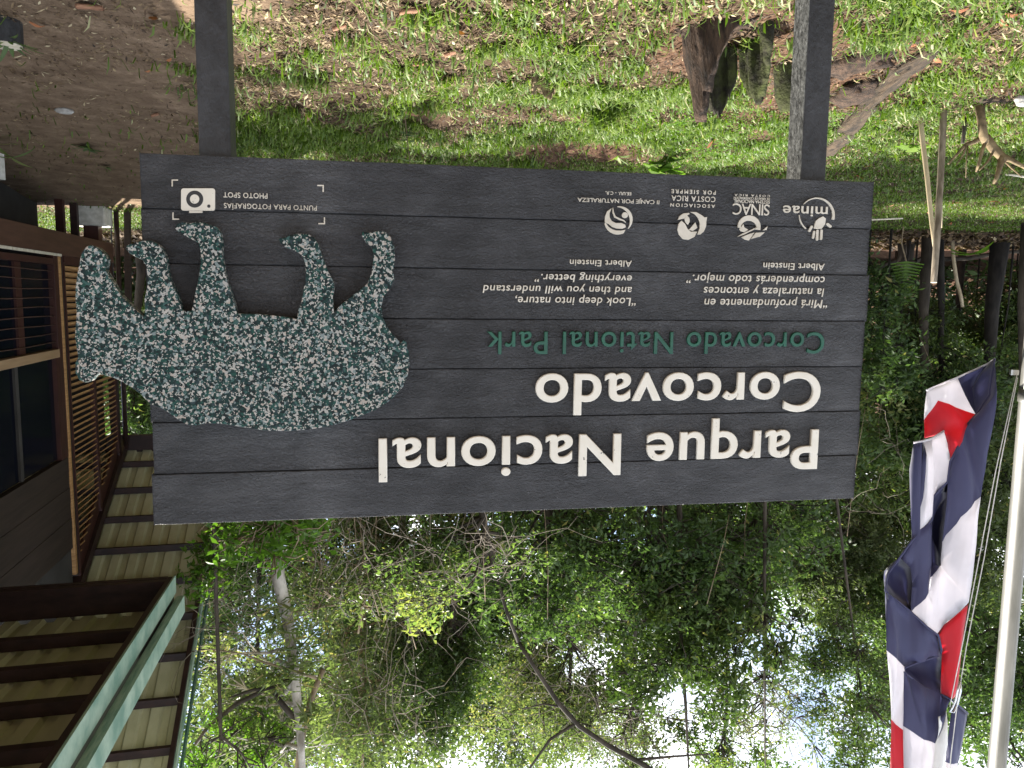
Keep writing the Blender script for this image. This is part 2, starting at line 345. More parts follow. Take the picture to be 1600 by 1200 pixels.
soil = ramp(t, noise(t, 26, 10, 0.75), [(0.3, (0.018, 0.012, 0.008)), (0.5, (0.055, 0.036, 0.022)), (0.7, (0.125, 0.085, 0.052))])
dirt = ramp(t, noise(t, 4.0, 12, 0.74), [(0.30, (0.098, 0.064, 0.041)), (0.52, (0.180, 0.126, 0.083)), (0.72, (0.29, 0.210, 0.142))])
mul = ramp(t, noise(t, 24, 8, 0.7), [(0.3, (0.035, 0.019, 0.011)), (0.55, (0.11, 0.062, 0.038)), (0.75, (0.22, 0.14, 0.085))])
fl = ramp(t, noise(t, 9, 8, 0.7), [(0.3, (0.03, 0.016, 0.010)), (0.55, (0.10, 0.055, 0.035)), (0.75, (0.19, 0.11, 0.07))])
cc = mixc(attrn('dirt'), soil, dirt); cc = mixc(attrn('mulch'), cc, mul); cc = mixc(attrn('forest'), cc, fl)
t.links.new(cc, p.inputs['Base Color']); p.inputs['Roughness'].default_value = 0.95; p.inputs['Specular IOR Level'].default_value = 0.15
bump(t, p, noise(t, 30, 8, 0.7), 0.6, 0.03)
gx, gy = V[:, 0], V[:, 1]
gr = mesh_np('ground', V, F, mt, attr={'dirt': dirtmask(gx, gy), 'mulch': mulchmask(gx, gy), 'forest': forestmask(gx, gy)}, smooth=True)
tag(gr, kind='structure')

# ------------------------------------------------------------------ grass, litter, ground cover (stuff)
def scatter(n, y0, y1, power=1.0):
    """random ground points inside the wedge in front of the lens, denser close by"""
    Y = y0 * (y1 / y0) ** (rng.random(n) ** power); X = (rng.random(n) * 2 - 1) * (Y * 0.78 + 0.6)
    return X, Y
def blades(X, Y, L, W, tone, lean=0.8, curl=0.5):
    n = len(X); a = rng.random(n) * 2 * np.pi; d = np.stack([np.cos(a), np.sin(a), np.zeros(n)], 1)
    b2 = rng.random(n) * 2 * np.pi; sd_ = np.stack([-np.sin(a), np.cos(a), np.zeros(n)], 1)
    le = np.clip(rng.normal(lean, 0.35, n), 0.05, 1.6)
    base = np.stack([X, Y, gheight(X, Y) - 0.005], 1); up = np.array([0, 0, 1.0])
    mid = base + (d * np.sin(le * 0.6)[:, None] + up * np.cos(le * 0.6)[:, None]) * (L * 0.55)[:, None]
    le2 = np.clip(le + curl, 0, 2.0)
    tip = mid + (d * np.sin(le2)[:, None] + up * np.cos(le2)[:, None]) * (L * 0.5)[:, None]
    hw_ = (W / 2)[:, None]
    Vv = np.stack([base - sd_ * hw_ * .7, base + sd_ * hw_ * .7, mid - sd_ * hw_, mid + sd_ * hw_, tip], 1).reshape(-1, 3)
    i = np.arange(n) * 5
    T = np.concatenate([np.stack([i, i + 1, i + 3], 1), np.stack([i, i + 3, i + 2], 1), np.stack([i + 2, i + 3, i + 4], 1)])
    return Vv, T, np.repeat(tone, 5)
def grassdens(X, Y):
    lush = sstep(8.3, 9.6, Y + 1.7 * np.clip(-X - 2.3, 0, 1.6) + 0.7 * np.clip(X, 0, 2) + 2.6 * (fbm(X * 0.9, Y * 0.9) - .47))
    patch = sstep(0.36, 0.50, fbm(X * 1.6 + 5, Y * 1.6 + 2)) * sstep(0.42, 0.55, fbm(X * 5 + 1, Y * 5)) + 0.10
    d = np.maximum(lush * (0.55 + 0.45 * sstep(0.38, 0.55, fbm(X * 2.4 + 3, Y * 2.4))), 0.9 * patch * (1 - 0.55 * sstep(-0.6, 0.5, X) * (1 - sstep(7.0, 8.0, Y))))
    return d * (1 - 0.985 * dirtmask(X, Y)) * (1 - 0.9 * mulchmask(X, Y)) * (1 - 0.97 * forestmask(X, Y))
X, Y = scatter(480000, 2.6, 21.0, 0.85)
k = rng.random(len(X)) < grassdens(X, Y); X, Y = X[k], Y[k]
lush = sstep(8.3, 9.6, Y + 1.7 * np.clip(-X - 2.3, 0, 1.6))
L = rng.uniform(0.05, 0.15, len(X)) * (1 - 0.45 * lush) * (1 + 0.5 * (rng.random(len(X)) < 0.08))
W = rng.uniform(0.006, 0.014, len(X)) * (1 + 0.07 * (Y - 4).clip(0))
tone = np.clip(0.20 + 0.55 * rng.random(len(X)) + 0.5 * (fbm(X * 1.1 + 30, Y * 1.1) - .47), 0, 0.95); tone[rng.random(len(X)) < 0.045] = 1.0
b1 = blades(X, Y, L, W, tone, 0.85, 0.55)
# a few taller tufts (arching long blades)
tx_, ty_, tl = [], [], []
tuf = [(945, 170, 260, 0.17, 0.36), (1000, 140, 60, 0.10, 0.22), (820, 250, 140, 0.2, 0.30), (905, 60, 60, 0.1, 0.2), (670, 15, 80, 0.15, 0.2), (1340, 40, 50, 0.12, 0.2), (1250, 60, 40, 0.1, 0.2), (620, 160, 60, 0.12, 0.24), (700, 110, 60, 0.12, 0.2), (480, 120, 60, 0.15, 0.18), (1180, 60, 40, 0.08, 0.16), (300, 45, 60, 0.16, 0.14), (290, 110, 50, 0.15, 0.14), (1440, 20, 40, 0.1, 0.2), (1500, 120, 50, 0.15, 0.2), (560, 60, 50, 0.14, 0.2), (770, 60, 60, 0.15, 0.2), (880, 110, 40, 0.1, 0.2), (1020, 215, 60, 0.15, 0.2)]
for px, py, n, r, ll in tuf:
    q = ground(px, py); a = rng.normal(0, r * 0.5, (n, 2)); tx_.append(q.x + a[:, 0]); ty_.append(q.y + a[:, 1]); tl.append(np.full(n, ll) * rng.uniform(0.5, 1.0, n))
for _ in range(420):
    X1, Y1 = scatter(1, 3.5, 9.0); 
    if grassdens(X1, Y1)[0] < 0.3: continue
    n = 14; a = rng.normal(0, 0.035, (n, 2)); tx_.append(X1[0] + a[:, 0]); ty_.append(Y1[0] + a[:, 1]); tl.append(rng.uniform(0.08, 0.21, n))
X = np.concatenate(tx_); Y = np.concatenate(ty_); L = np.concatenate(tl)
b2 = blades(X, Y, L, rng.uniform(0.009, 0.018, len(X)), np.clip(rng.normal(0.62, 0.2, len(X)), 0, 0.9), 0.5, 0.9)
Vv = np.concatenate([b1[0], b2[0]]); T = np.concatenate([b1[1], b2[1] + len(b1[0])]); tn = np.concatenate([b1[2], b2[2]])
tag(mesh_np('grass', Vv, T, M['grass'], attr={'tone': tn}), 'short patchy green grass growing across the lawn around the posts', 'grass', kind='stuff')

def flats(X, Y, L, W, tone, tilt=0.35, z=0.006):
    """small flat folded leaf or straw pieces lying on the ground"""
    n = len(X); a = rng.random(n) * 2 * np.pi
    u = np.stack([np.cos(a), np.sin(a), rng.normal(0, tilt, n)], 1); u /= np.linalg.norm(u, axis=1)[:, None]
    s = np.stack([-np.sin(a), np.cos(a), rng.normal(0, tilt, n)], 1)
    c = np.stack([X, Y, gheight(X, Y) + z + rng.random(n) * 0.012 + np.abs(u[:, 2]) * L * 0.5], 1)
    up = np.array([0, 0, 1.0]); 
    Vv = np.stack([c - u * (L / 2)[:, None], c - s * (W / 2)[:, None] + up * (W * .18)[:, None], c + u * (L / 2)[:, None], c + s * (W / 2)[:, None] + up * (W * .18)[:, None]], 1).reshape(-1, 3)
    i = np.arange(n) * 4
    return Vv, np.concatenate([np.stack([i, i + 1, i + 2], 1), np.stack([i, i + 2, i + 3], 1)]), np.repeat(tone, 4)
# straw and crumbs on the bare soil near by
X, Y = scatter(230000, 3.2, 12.0, 1.0)
pr = (1 - 0.90 * dirtmask(X, Y)) * (1 - 0.55 * np.clip(grassdens(X, Y), 0, 1)) * (0.35 + 1.1 * sstep(0.4, 0.56, fbm(X * 2.2 + 70, Y * 2.2)))
k = rng.random(len(X)) < pr; X, Y = X[k], Y[k]; n = len(X)
L = rng.uniform(0.015, 0.075, n); W = np.where(rng.random(n) < 0.6, rng.uniform(0.002, 0.006, n), rng.uniform(0.008, 0.022, n))
s1_ = flats(X, Y, L, W, np.clip(rng.normal(0.52, 0.26, n) - 0.25 * mulchmask(X, Y), 0, 1), 0.3)
# leaf litter along the forest edge and on its floor
n = 60000; X = rng.uniform(-34, 26, n); Y = rng.uniform(16.5, 23, n)
k = rng.random(n) < forestmask(X, Y); X, Y = X[k], Y[k]; n = len(X)
s2_ = flats(X, Y, rng.uniform(0.10, 0.26, n), rng.uniform(0.04, 0.11, n), np.clip(rng.normal(0.42, 0.2, n), 0, 1), 0.35, 0.02)
# crumbs on the bare earth by the house
X, Y = scatter(26000, 3.4, 14.0); k = (dirtmask(X, Y) > 0.2) & (rng.random(len(X)) < 0.25 + 0.8 * sstep(0.45, 0.6, fbm(X * 1.5, Y * 1.5 + 44))); X, Y = X[k], Y[k]; n = len(X)
s3_ = flats(X, Y, rng.uniform(0.008, 0.05, n), rng.uniform(0.003, 0.018, n), np.clip(rng.normal(0.6, 0.3, n), 0, 1), 0.2, 0.002)
Vv = np.concatenate([s1_[0], s2_[0], s3_[0]]); T = np.concatenate([s1_[1], s2_[1] + len(s1_[0]), s3_[1] + len(s1_[0]) + len(s2_[0])]); tn = np.concatenate([s1_[2], s2_[2], s3_[2]])
tag(mesh_np('leaf_litter', Vv, T, M['litter'], attr={'tone': tn}), 'dry straw, crumbs and brown leaf litter scattered over the soil', 'leaf litter', kind='stuff')
# small round-leaved creeping weed
n = 20000; X = rng.normal(-1.9, 0.9, n); Y = rng.normal(7.6, 0.9, n)
X2, Y2 = scatter(9000, 3.6, 9); k = sstep(0.5, 0.6, fbm(X2 * 2 + 90, Y2 * 2)) > rng.random(len(X2)); X = np.r_[X, X2[k]]; Y = np.r_[Y, Y2[k]]
k = (rng.random(len(X)) < (1 - dirtmask(X, Y)) * (1 - 0.95 * mulchmask(X, Y)) * (0.25 + sstep(0.42, 0.55, fbm(X * 3, Y * 3 + 12)))) & (Y > 3.4); X, Y = X[k], Y[k]; n = len(X)
w3 = flats(X, Y, rng.uniform(0.014, 0.032, n), rng.uniform(0.011, 0.022, n), np.clip(rng.normal(0.55, 0.25, n), 0, 1), 0.55, 0.02)
tag(mesh_np('creeping_weed', w3[0], w3[1], M['leaf_bright'], attr={'tone': w3[2]}), 'low creeping weed with tiny round light green leaves below the board', 'ground cover', kind='stuff')

# ------------------------------------------------------------------ the sign
SC = Vector((-0.0739113, 2.54310286, 1.75607196)); SYAW = -0.17491984; SW, SH = 2.4, 1.13330221
sD = Vector((math.cos(SYAW), math.sin(SYAW), 0)); sN = Vector((sD.y, -sD.x, 0))     # sN looks at the camera
sign = tag(empty('park_sign', (SC.x, SC.y, 0), SYAW), 'large black plank board on two posts with cream lettering, logos and a speckled tapir cutout', 'sign')
def sp(x, y, off=0.0):               # photo pixel -> (along, height) on the board, off = metres in front of it
    r = ray(x, y); P0 = SC + sN * off; tt = (P0 - EYE).dot(sN) / r.dot(sN); q = EYE + r * tt
    return (q - SC).dot(sD), q.z
Z0 = SC.z - SH / 2; PH = SH / 7
for i in range(7):
    b = MB(); b.box(-SW / 2, SW / 2, 0.0, 0.038, 0.0012, PH - 0.0012)
    if i < 6: b.box(-SW / 2 + 0.004, SW / 2 - 0.004, 0.014, 0.024, PH - 0.002, PH + 0.006)
    b = MB(); nxp = 60; zs_ = (0.0010, PH - 0.0010); vs = []
    for k in range(nxp + 1):
        x_ = -SW / 2 + SW * k / nxp; e0 = 0.0011 * math.sin(k * 0.9 + i * 5) * math.sin(k * 0.23 + i); e1 = 0.0011 * math.sin(k * 0.7 + i * 3 + 1) * math.sin(k * 0.31 + i * 2); wv = 0.0015 * math.sin(k * 0.11 + i * 1.9)
        vs += [(x_, wv, zs_[0] + abs(e0)), (x_, wv - 0.0006, PH / 2), (x_, wv, zs_[1] - abs(e1)), (x_, 0.038, zs_[1]), (x_, 0.038, zs_[0])]
    fs = [[5 * k + j, 5 * k + 5 + j, 5 * k + 5 + (j + 1) % 5, 5 * k + (j + 1) % 5] for k in range(nxp) for j in range(5)] + [[4, 3, 2, 1, 0], [5 * nxp + j for j in range(5)]]
    b.add(vs, fs)
    if i < 6: b.box(-SW / 2 + 0.004, SW / 2 - 0.004, 0.014, 0.024, PH - 0.004, PH + 0.006)
    pl = b.build('plank', M['board'], sign, bevel=0.0025); pl.location = (0.004 * math.sin(i * 2.3), 0.0012 * math.sin(i * 1.7), Z0 + i * PH)
# posts stand behind the planks
def sp_post(x0, x1, y):
    a, _ = sp(x0, y, -0.045); b_, _ = sp(x1, y, -0.045); return a, b_
for (xa, xb, y) in ((1290, 1251, 278), (361, 311, 240)):
    a, b_ = sp_post(xa, xb, y); wd = max(b_ - a, 0.09)
    q = MB(); q.box(a, b_, 0.045, 0.145, -0.25, SC.z + SH / 2 - 0.04)
    side = 3 if xa > 800 else None
    if side is not None: q.mi[3] = 1        # the sunlit side: the sun's brightening is put into its colour
    q.build('post', [M['post'], M['post_sunlit']], sign, bevel=0.004)
for z in (Z0 + 0.25, Z0 + 0.85):            # battens tying planks together behind
    MB().box(-0.95, 0.95, 0.0385, 0.0445, z, z + 0.06).build('batten', M['post'], sign)

deps = None
def text_mesh(body, ext, bev, offs, space=1.0, shear=0.0):
    cu = bpy.data.curves.new('lettering', 'FONT'); cu.body = body; cu.size = 1.0; cu.extrude = ext; cu.bevel_depth = bev; cu.bevel_resolution = 2
    cu.offset = offs; cu.space_character = space; cu.shear = shear; cu.resolution_u = 6
    ob = bpy.data.objects.new('lettering', cu); C.objects.link(ob)
    dg = bpy.context.evaluated_depsgraph_get(); me = bpy.data.meshes.new_from_object(ob.evaluated_get(dg)); bpy.data.objects.remove(ob); bpy.data.curves.remove(cu)
    return me
def lettering(name, body, xl, xr, yb, yt, ref, mat, depth=0.006, bev=0.0, offs=0.0, space=1.0, shear=0.0, label=None):
    me = text_mesh(body, 0.5, 0, 0, space, shear)
    s0, zb = sp(xl, yb); s1_, _ = sp(xr, yb); _, zt = sp(xl, yt)
    rm = text_mesh(ref, 0.1, 0, 0); rv = np.empty(len(rm.vertices) * 3, np.float32); rm.vertices.foreach_get('co', rv); rh = rv.reshape(-1, 3)[:, 1].max(); bpy.data.meshes.remove(rm)
    v = np.empty(len(me.vertices) * 3, np.float32); me.vertices.foreach_get('co', v); v = v.reshape(-1, 3)
    sx = (s1_ - s0) / (v[:, 0].max() - v[:, 0].min()); sy = (zt - zb) / rh
    bpy.data.meshes.remove(me)
    # second pass: outline weight and rounded edge in true size
    avg = (sx + sy) / 2
    me = text_mesh(body, max(depth / 2 - bev, 0.0005) / avg, bev / avg, offs / avg, space, shear)
    v = np.empty(len(me.vertices) * 3, np.float32); me.vertices.foreach_get('co', v); v = v.reshape(-1, 3)
    sx = (s1_ - s0) / (v[:, 0].max() - v[:, 0].min())
    out = np.stack([s0 + (v[:, 0] - v[:, 0].min()) * sx, -depth / 2 - 0.0004 - v[:, 2] * avg, zb + v[:, 1] * sy], 1)
    me.vertices.foreach_set('co', out.astype(np.float32).ravel())
    me.materials.clear(); me.materials.append(mat); me.update()
    o = bpy.data.objects.new(name, me); C.objects.link(o); o.parent = sign
    if label: o['label'] = label
    return o
lettering('title_lettering', 'Parque Nacional', 1277, 591, 671.5, 730, 'P', M['cream'], 0.014, 0.0035, 0.0003, 1.06, label='large raised cream line reading Parque Nacional')
lettering('title_lettering', 'Corcovado', 1281, 836, 582, 641, 'C', M['cream'], 0.014, 0.0035, 0.0003, 1.06, label='large raised cream line reading Corcovado')
lettering('subtitle_lettering', 'Corcovado National Park', 1287, 760, 519.5, 552, 'C', M['green_letter'], 0.009, 0.0018, -0.0008, 1.10, label='raised dark green line in English')
for body, xl, xr, yb, yt, ref, sh in (
    ('\u201cMir\u00e1 profundamente en', 1292, 1100, 468.8, 481.5, 'M', 0.13), ('la naturaleza y entonces', 1287, 1099, 450.8, 463.5, 'l', 0.13),
    ('comprender\u00e1s todo mejor.\u201d', 1288, 1072, 432.6, 445, 'd', 0.13), ('Albert Einstein', 1288, 1192, 412.3, 422.5, 'A', 0.04),
    ('\u201cLook deep into nature,', 993, 805, 465.6, 477.8, 'L', 0.13), ('and then you will understand', 987, 754, 448.5, 460, 'd', 0.13),
    ('everything better.\u201d', 987, 835, 430.5, 442, 'h', 0.13), ('Albert Einstein', 987, 890, 407.5, 417, 'A', 0.04)):
    lettering('quote_lettering', body, xl, xr, yb, yt, ref, M['cream_small'], 0.004, 0.0007, -0.0003, 1.07, sh)
for body, xl, xr, yb, yt, ref, wgt, spc in (
    ('minae', 1293, 1223, 323.6, 334.5, 'n', 0.0009, 1.05), ('SINAC', 1202, 1144.6, 319.8, 336.8, 'N', 0.0004, 0.9), ('SISTEMA NACIONAL', 1202.4, 1146, 313.6, 318.6, 'S', 0.0003, 1.0),
    ('DE \u00c1REAS DE CONSERVACI\u00d3N', 1202.4, 1146, 309.3, 312.8, 'D', 0.0002, 1.0), ('COSTA RICA', 1202.6, 1147, 305, 308.2, 'C', 0.0003, 1.5),
    ('ASOCIACION', 1117, 1047, 320, 325, 'A', 0.0005, 1.55), ('COSTA RICA', 1117.5, 1048.8, 307.8, 316, 'C', 0.0004, 1.15), ('POR SIEMPRE', 1118, 1048.8, 298.4, 304.2, 'P', 0.0006, 1.5),
    ('II CANJE POR NATURALEZA', 1029.8, 902, 313.2, 319.3, 'I', 0.0003, 1.0), ('EE.UU. - C.R.', 986, 945.6, 300.6, 305.3, 'E', 0.0004, 1.1),
    ('PUNTO PARA FOTOGRAF\u00cdAS', 495, 350, 321.6, 329.2, 'P', 0.0003, 1.08), ('PHOTO SPOT', 418, 349, 302.6, 310.4, 'P', 0.0004, 1.08)):
    lettering('logo_lettering' if xl > 600 else 'photo_spot_lettering', body, xl, xr, yb, yt, ref, M['cream_small'], 0.003, 0.0005, wgt - 0.0006, spc)

def prism(bm_polys, y0, y1):
    """list of closed (s,z) outlines -> MB with prisms between local y0 (front) and y1 (back)"""
    mb = MB()
    for poly in bm_polys:
        n = len(poly); bm = bmesh.new()
        vs = [bm.verts.new((s, y0, z)) for s, z in poly]; f = bm.faces.new(vs)
        ex = bmesh.ops.extrude_face_region(bm, geom=[f]); 
        for e in ex['geom']:
            if isinstance(e, bmesh.types.BMVert): e.co.y = y1
        bmesh.ops.recalc_face_normals(bm, faces=bm.faces[:])
        bm.verts.index_update(); mb.add([v.co[:] for v in bm.verts], [[v.index for v in q.verts] for q in bm.faces]); bm.free()
    return mb
def z5(pts): return [sp(1040 + x / 5.714, 280 + y / 5.714) for x, y in pts]
def z6(pts): return [sp(900 + x / 6.957, 290 + y / 6.957) for x, y in pts]
def rib(fn, pts, ws):                # ribbon of changing width as a closed outline
    P = [Vector(p).to_2d() if False else Vector((p[0], p[1])) for p in pts]; l = []; r = []
    for i, q in enumerate(P):
        d = (P[min(i + 1, len(P) - 1)] - P[max(i - 1, 0)]).normalized(); nn = Vector((-d.y, d.x)); l.append(q + nn * ws[i] / 2); r.append(q - nn * ws[i] / 2)
    return fn([(q.x, q.y) for q in l + r[::-1]])
def arc(cx, cy, r, a0, a1, n=18): return [(cx + r * math.cos(RAD(a0 + (a1 - a0) * i / (n - 1))), cy + r * math.sin(RAD(a0 + (a1 - a0) * i / (n - 1)))) for i in range(n)]
def cres(fn, pts0, pts1): return fn(pts0 + pts1[::-1])
def emblem(polys, label):
    o = prism(polys, -0.0045, 0.001).build('emblem', M['cream_small'], sign, bevel=0.0009); o['label'] = label
def cap(fn, a, b, w):
    d = Vector((b[0] - a[0], b[1] - a[1])).normalized(); ang = math.degrees(math.atan2(d.y, d.x))
    return fn(arc(b[0], b[1], w / 2, ang - 90, ang + 90, 8) + arc(a[0], a[1], w / 2, ang + 90, ang + 270, 8))
emblem([rib(z5, arc(1345, 320, 150, 16, -140, 26), [24 - 17 * i / 25 for i in range(26)]), rib(z5, arc(1345, 320, 155, 180, 128, 10), [7 + 5 * i / 9 for i in range(10)]),
        z5([(1325, 405), (1318, 440), (1350, 447), (1388, 443), (1418, 405), (1426, 352), (1402, 332), (1368, 346), (1338, 372)]),
        cap(z5, (1322, 470), (1313, 522), 20), cap(z5, (1351, 462), (1348, 538), 22), cap(z5, (1388, 460), (1384, 532), 22), cap(z5, (1442, 402), (1466, 422), 24), cap(z5, (1299, 425), (1280, 462), 22)], 'ring with an open hand')
emblem([cres(z5, arc(742, 425, 102, 175, 370, 24), [(648 + (828 - 648) * 0, 430)] + arc(738, 445, 74, 182, 350, 20)), 
        z5([(655, 448), (690, 400), (698, 430), (735, 452), (700, 472), (668, 466)]), rib(z5, [(640, 512), (690, 490), (750, 462), (835, 422)], [4, 16, 12, 6]),
        z5([(672, 518), (740, 490), (790, 475), (740, 548), (705, 540)]), z5([(755, 535), (800, 478), (882, 474), (840, 512)]), z5([(862, 458), (908, 418), (896, 455)]), z5([(775, 440), (840, 430), (842, 455), (800, 450)])], 'round emblem with mountain and leaf strokes')
emblem([z5([(215, 292), (270, 294), (320, 322), (345, 342), (368, 338), (360, 378), (358, 420), (338, 468), (305, 495), (278, 494), (300, 440), (302, 390), (285, 345), (255, 312)]),
        z5([(105, 365), (120, 330), (155, 306), (205, 300), (212, 312), (180, 330), (160, 352)]), z5([(165, 350), (185, 322), (208, 345), (212, 380), (196, 408), (172, 385)]),
        z5([(138, 370), (170, 398), (190, 440), (220, 468), (278, 468), (255, 515), (200, 542), (150, 535), (115, 495), (102, 450), (112, 400)]), z5([(205, 452), (262, 385), (280, 435), (240, 462)])], 'round emblem of curling leaves and a dolphin')
emblem([cres(z6, arc(452, 385, 148, 168, 25, 22)[:16] + [(535, 480)], [(320, 400), (330, 420), (350, 448), (390, 475), (430, 488), (480, 490), (520, 484)]),
        z6([(310, 400), (312, 340), (335, 280), (385, 245), (362, 300), (362, 345), (385, 385), (430, 408), (490, 408), (530, 425), (540, 452), (500, 470), (440, 468), (390, 450), (350, 418)]),
        rib(z6, [(398, 240), (400, 290), (420, 340), (470, 365), (515, 382), (540, 402)], [5, 16, 20, 18, 14, 4]),
        rib(z6, arc(452, 375, 145, -92, 40, 22), [8 + 26 * math.sin(math.pi * i / 21) for i in range(22)]), z6(arc(528, 322, 33, 0, 342, 20))], 'round emblem with ball and waves')

# camera pictogram and corner marks
def rrect(x0, y0, x1, y1, r): return [sp(*q) for q in arc(x1 - r, y1 - r, r, 0, 90, 5) + arc(x0 + r, y1 - r, r, 90, 180, 5) + arc(x0 + r, y0 + r, r, 180, 270, 5) + arc(x1 - r, y0 + r, r, 270, 360, 5)]
def disc(cx, cy, r): return [sp(*q) for q in arc(cx, cy, r, 0, 350, 36)]
ico = prism([rrect(283.5, 294.5, 336.5, 329.5, 4), rrect(296, 329.8, 317, 333, 1)], -0.006, 0.001).build('camera_pictogram', M['cream'], sign, bevel=0.001)
prism([disc(305, 311.5, 13.3)], -0.0066, -0.003).build('lens_ring', M['black'], ico)
prism([disc(305, 311.5, 7.2)], -0.0078, -0.003).build('lens', M['cream'], ico)
prism([disc(327, 322.5, 2.6)], -0.0066, -0.003).build('flash_dot', M['black'], ico)
for (cx, cy, ax, ay) in ((268.3, 280.5, 10, 11), (269.5, 343.5, 10.5, -11.5), (506, 289, -10, 11), (508, 350.5, -10.5, -11)):
    w_ = 2.0; sx_ = 1 if ax > 0 else -1; sy_ = 1 if ay > 0 else -1
    prism([[sp(*q) for q in ((cx, cy), (cx + ax, cy), (cx + ax, cy + w_ * sy_), (cx + w_ * sx_, cy + w_ * sy_), (cx + w_ * sx_, cy + ay), (cx, cy + ay))]], -0.002, 0.001).build('corner_mark', M['cream_small'], sign)

# tapir cutout standing proud of the planks
TP = [(95,190),(108,182),(122,180),(150,190),(178,215),(192,240),(189,265),(182,288),(200,320),(225,360),(250,400),(280,430),(315,465),(345,490),(357,505),(360,470),(358,420),(370,370),(372,320),(365,270),(350,245),(320,232),(290,215),(272,190),(285,178),(315,170),(350,160),(390,160),(420,175),(440,200),(455,240),(462,300),(475,340),(500,390),(515,430),(528,472),(568,475),(580,420),(590,370),(600,320),(610,260),(608,200),(600,170),(570,155),(535,135),(505,118),(492,100),(505,85),(530,75),(560,82),(590,76),(625,80),(650,88),(680,98),(698,125),(704,160),(705,230),(715,290),(728,340),(745,390),(760,440),(772,485),(830,487),(880,488),(940,493),(1000,502),(1040,510),(1045,470),(1060,430),(1068,390),(1075,340),(1080,300),(1072,250),(1060,225),(1030,205),(990,190),(965,170),(958,150),(985,147),(1010,135),(1050,128),(1090,130),(1115,145),(1135,175),(1150,220),(1165,260),(1180,300),(1205,345),(1208,370),(1200,410),(1205,478),(1235,445),(1275,415),(1320,380),(1355,350),(1370,310),(1378,270),(1380,220),(1375,190),(1350,170),(1330,140),(1330,118),(1360,125),(1385,120),(1410,115),(1435,122),(1460,145),(1475,190),(1478,240),(1470,290),(1475,330),(1455,375),(1425,415),(1418,450),(1422,500),(1440,540),(1465,575),(1495,608),(1503,618),(1517,600),(1530,615),(1530,635),(1540,660),(1543,710),(1535,760),(1515,810),(1480,850),(1440,885),(1390,915),(1320,945),(1250,970),(1180,990),(1100,1003),(1010,1010),(920,1010),(850,1002),(780,990),(700,978),(640,975),(590,985),(550,982),(510,960),(470,930),(430,905),(385,890),(340,845),(300,815),(250,785),(215,770),(170,758),(150,755),(135,770),(115,790),(90,793),(65,780),(50,750),(48,710),(62,680),(55,640),(48,590),(50,540),(55,480),(50,430),(50,370),(58,310),(68,260),(75,220)]
tap = prism([[sp(100 + x / 2.857, 320 + y / 2.857, 0.05) for x, y in TP]], -0.05, -0.014).build('tapir_cutout', M['mosaic'], sign, bevel=0.003)
tap['label'] = 'flat tapir silhouette of speckled green, black and white chips'
for x, y in ((560, 900), (680, 800), (1250, 800), (800, 600), (1150, 600)):
    s_, z_ = sp(100 + x / 2.857, 320 + y / 2.857, 0.03); mb = MB(); mb.tube([(s_, -0.0138, z_), (s_, 0.001, z_)], 0.015, 8); mb.build('standoff', M['black'], sign)
# ------------------------------------------------------------------ the house
HB = hw(3.6, 12.0)
house = tag(empty('timber_house', (HB.x, HB.y, 0), -HA), 'brown raised timber house with louvred wall and pale roof sheets on dark purlins', 'house')
HO = (3.6, 12.0, 0)
def hb(name, mats, *boxes, bevel=0.0, parent=None, label=None):
    b = MB()
    for q in boxes: b.box(*q)
    o = b.build(name, mats, parent or house, bevel=bevel, off=HO if parent is None else None)
    if parent is not None:
        for v in o.data.vertices: v.co -= Vector(HO)
    if label: o['label'] = label
    return o
RS = -0.549
def rz(y): return 4.42 + RS * (y - 14.03)        # wall-top line (underside of the purlins)
WX = 3.6
hb('floor_beam', M['brown'], (WX - 0.02, WX + 0.12, 4.0, 14.16, 0.80, 1.115), bevel=0.006)
hb('floor_beam', M['brown'], (WX + 0.122, 9.0, 14.04, 14.16, 0.80, 1.115), bevel=0.006)
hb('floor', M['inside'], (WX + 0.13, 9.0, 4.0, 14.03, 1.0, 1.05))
# window with bars, transom, dark upper glazing
wf = hb('window', M['redbrown'], (WX, WX + 0.10, 11.36, 11.52, 1.117, 3.86), (WX, WX + 0.10, 4.2, 11.355, 1.17, 1.25), bevel=0.004)
hb('pane', M['glass'], (WX + 0.075, WX + 0.085, 4.2, 11.35, 1.255, 2.36), parent=wf)
for k in range(9):
    z = 1.33 + k * 0.118; b = MB(); ys = np.linspace(4.3, 11.36, 15)
    b.tube([(WX + 0.035, y, z + 0.006 * math.sin(y * 3 + k)) for y in ys], 0.0065, 6)
    o = b.build('window_bar', M['brown'], wf, smooth=True)
    for v in o.data.vertices: v.co -= Vector(HO)
for y0, y1, mname in ((10.18, 10.36, 'redbrown'), (9.0, 9.12, 'redbrown'), (7.2, 7.35, 'redbrown')):
    hb('mullion', M[mname], (WX + 0.045, WX + 0.074, y0, y1, 1.255, 2.36), parent=wf)
hb('curtain', M['greypanel'], (WX + 0.4, WX + 0.42, 9.75, 9.95, 1.25, 3.8), parent=wf)
hb('window_rail', M['tan'], (WX - 0.015, WX + 0.09, 4.2, 11.355, 2.365, 2.475), bevel=0.004)
hb('window_trim', M['slat'], (WX - 0.012, WX + 0.09, 11.525, 11.60, 1.117, 5.55), bevel=0.004)
st = MB()
for k in range(20): st.box(WX - 0.03, WX - 0.021, 5.0 + k * 0.33, 5.0 + k * 0.33 + 0.322, 1.10, 1.135)
st.build('sill_strip', M['cutwood'], house, off=HO)
up = hb('window', M['redbrown'], (WX + 0.0, WX + 0.09, 11.24, 11.355, 2.48, 3.86), label='dark upper window')
hb('pane', M['glass'], (WX + 0.05, WX + 0.06, 4.2, 11.235, 2.48, 3.84), parent=up)
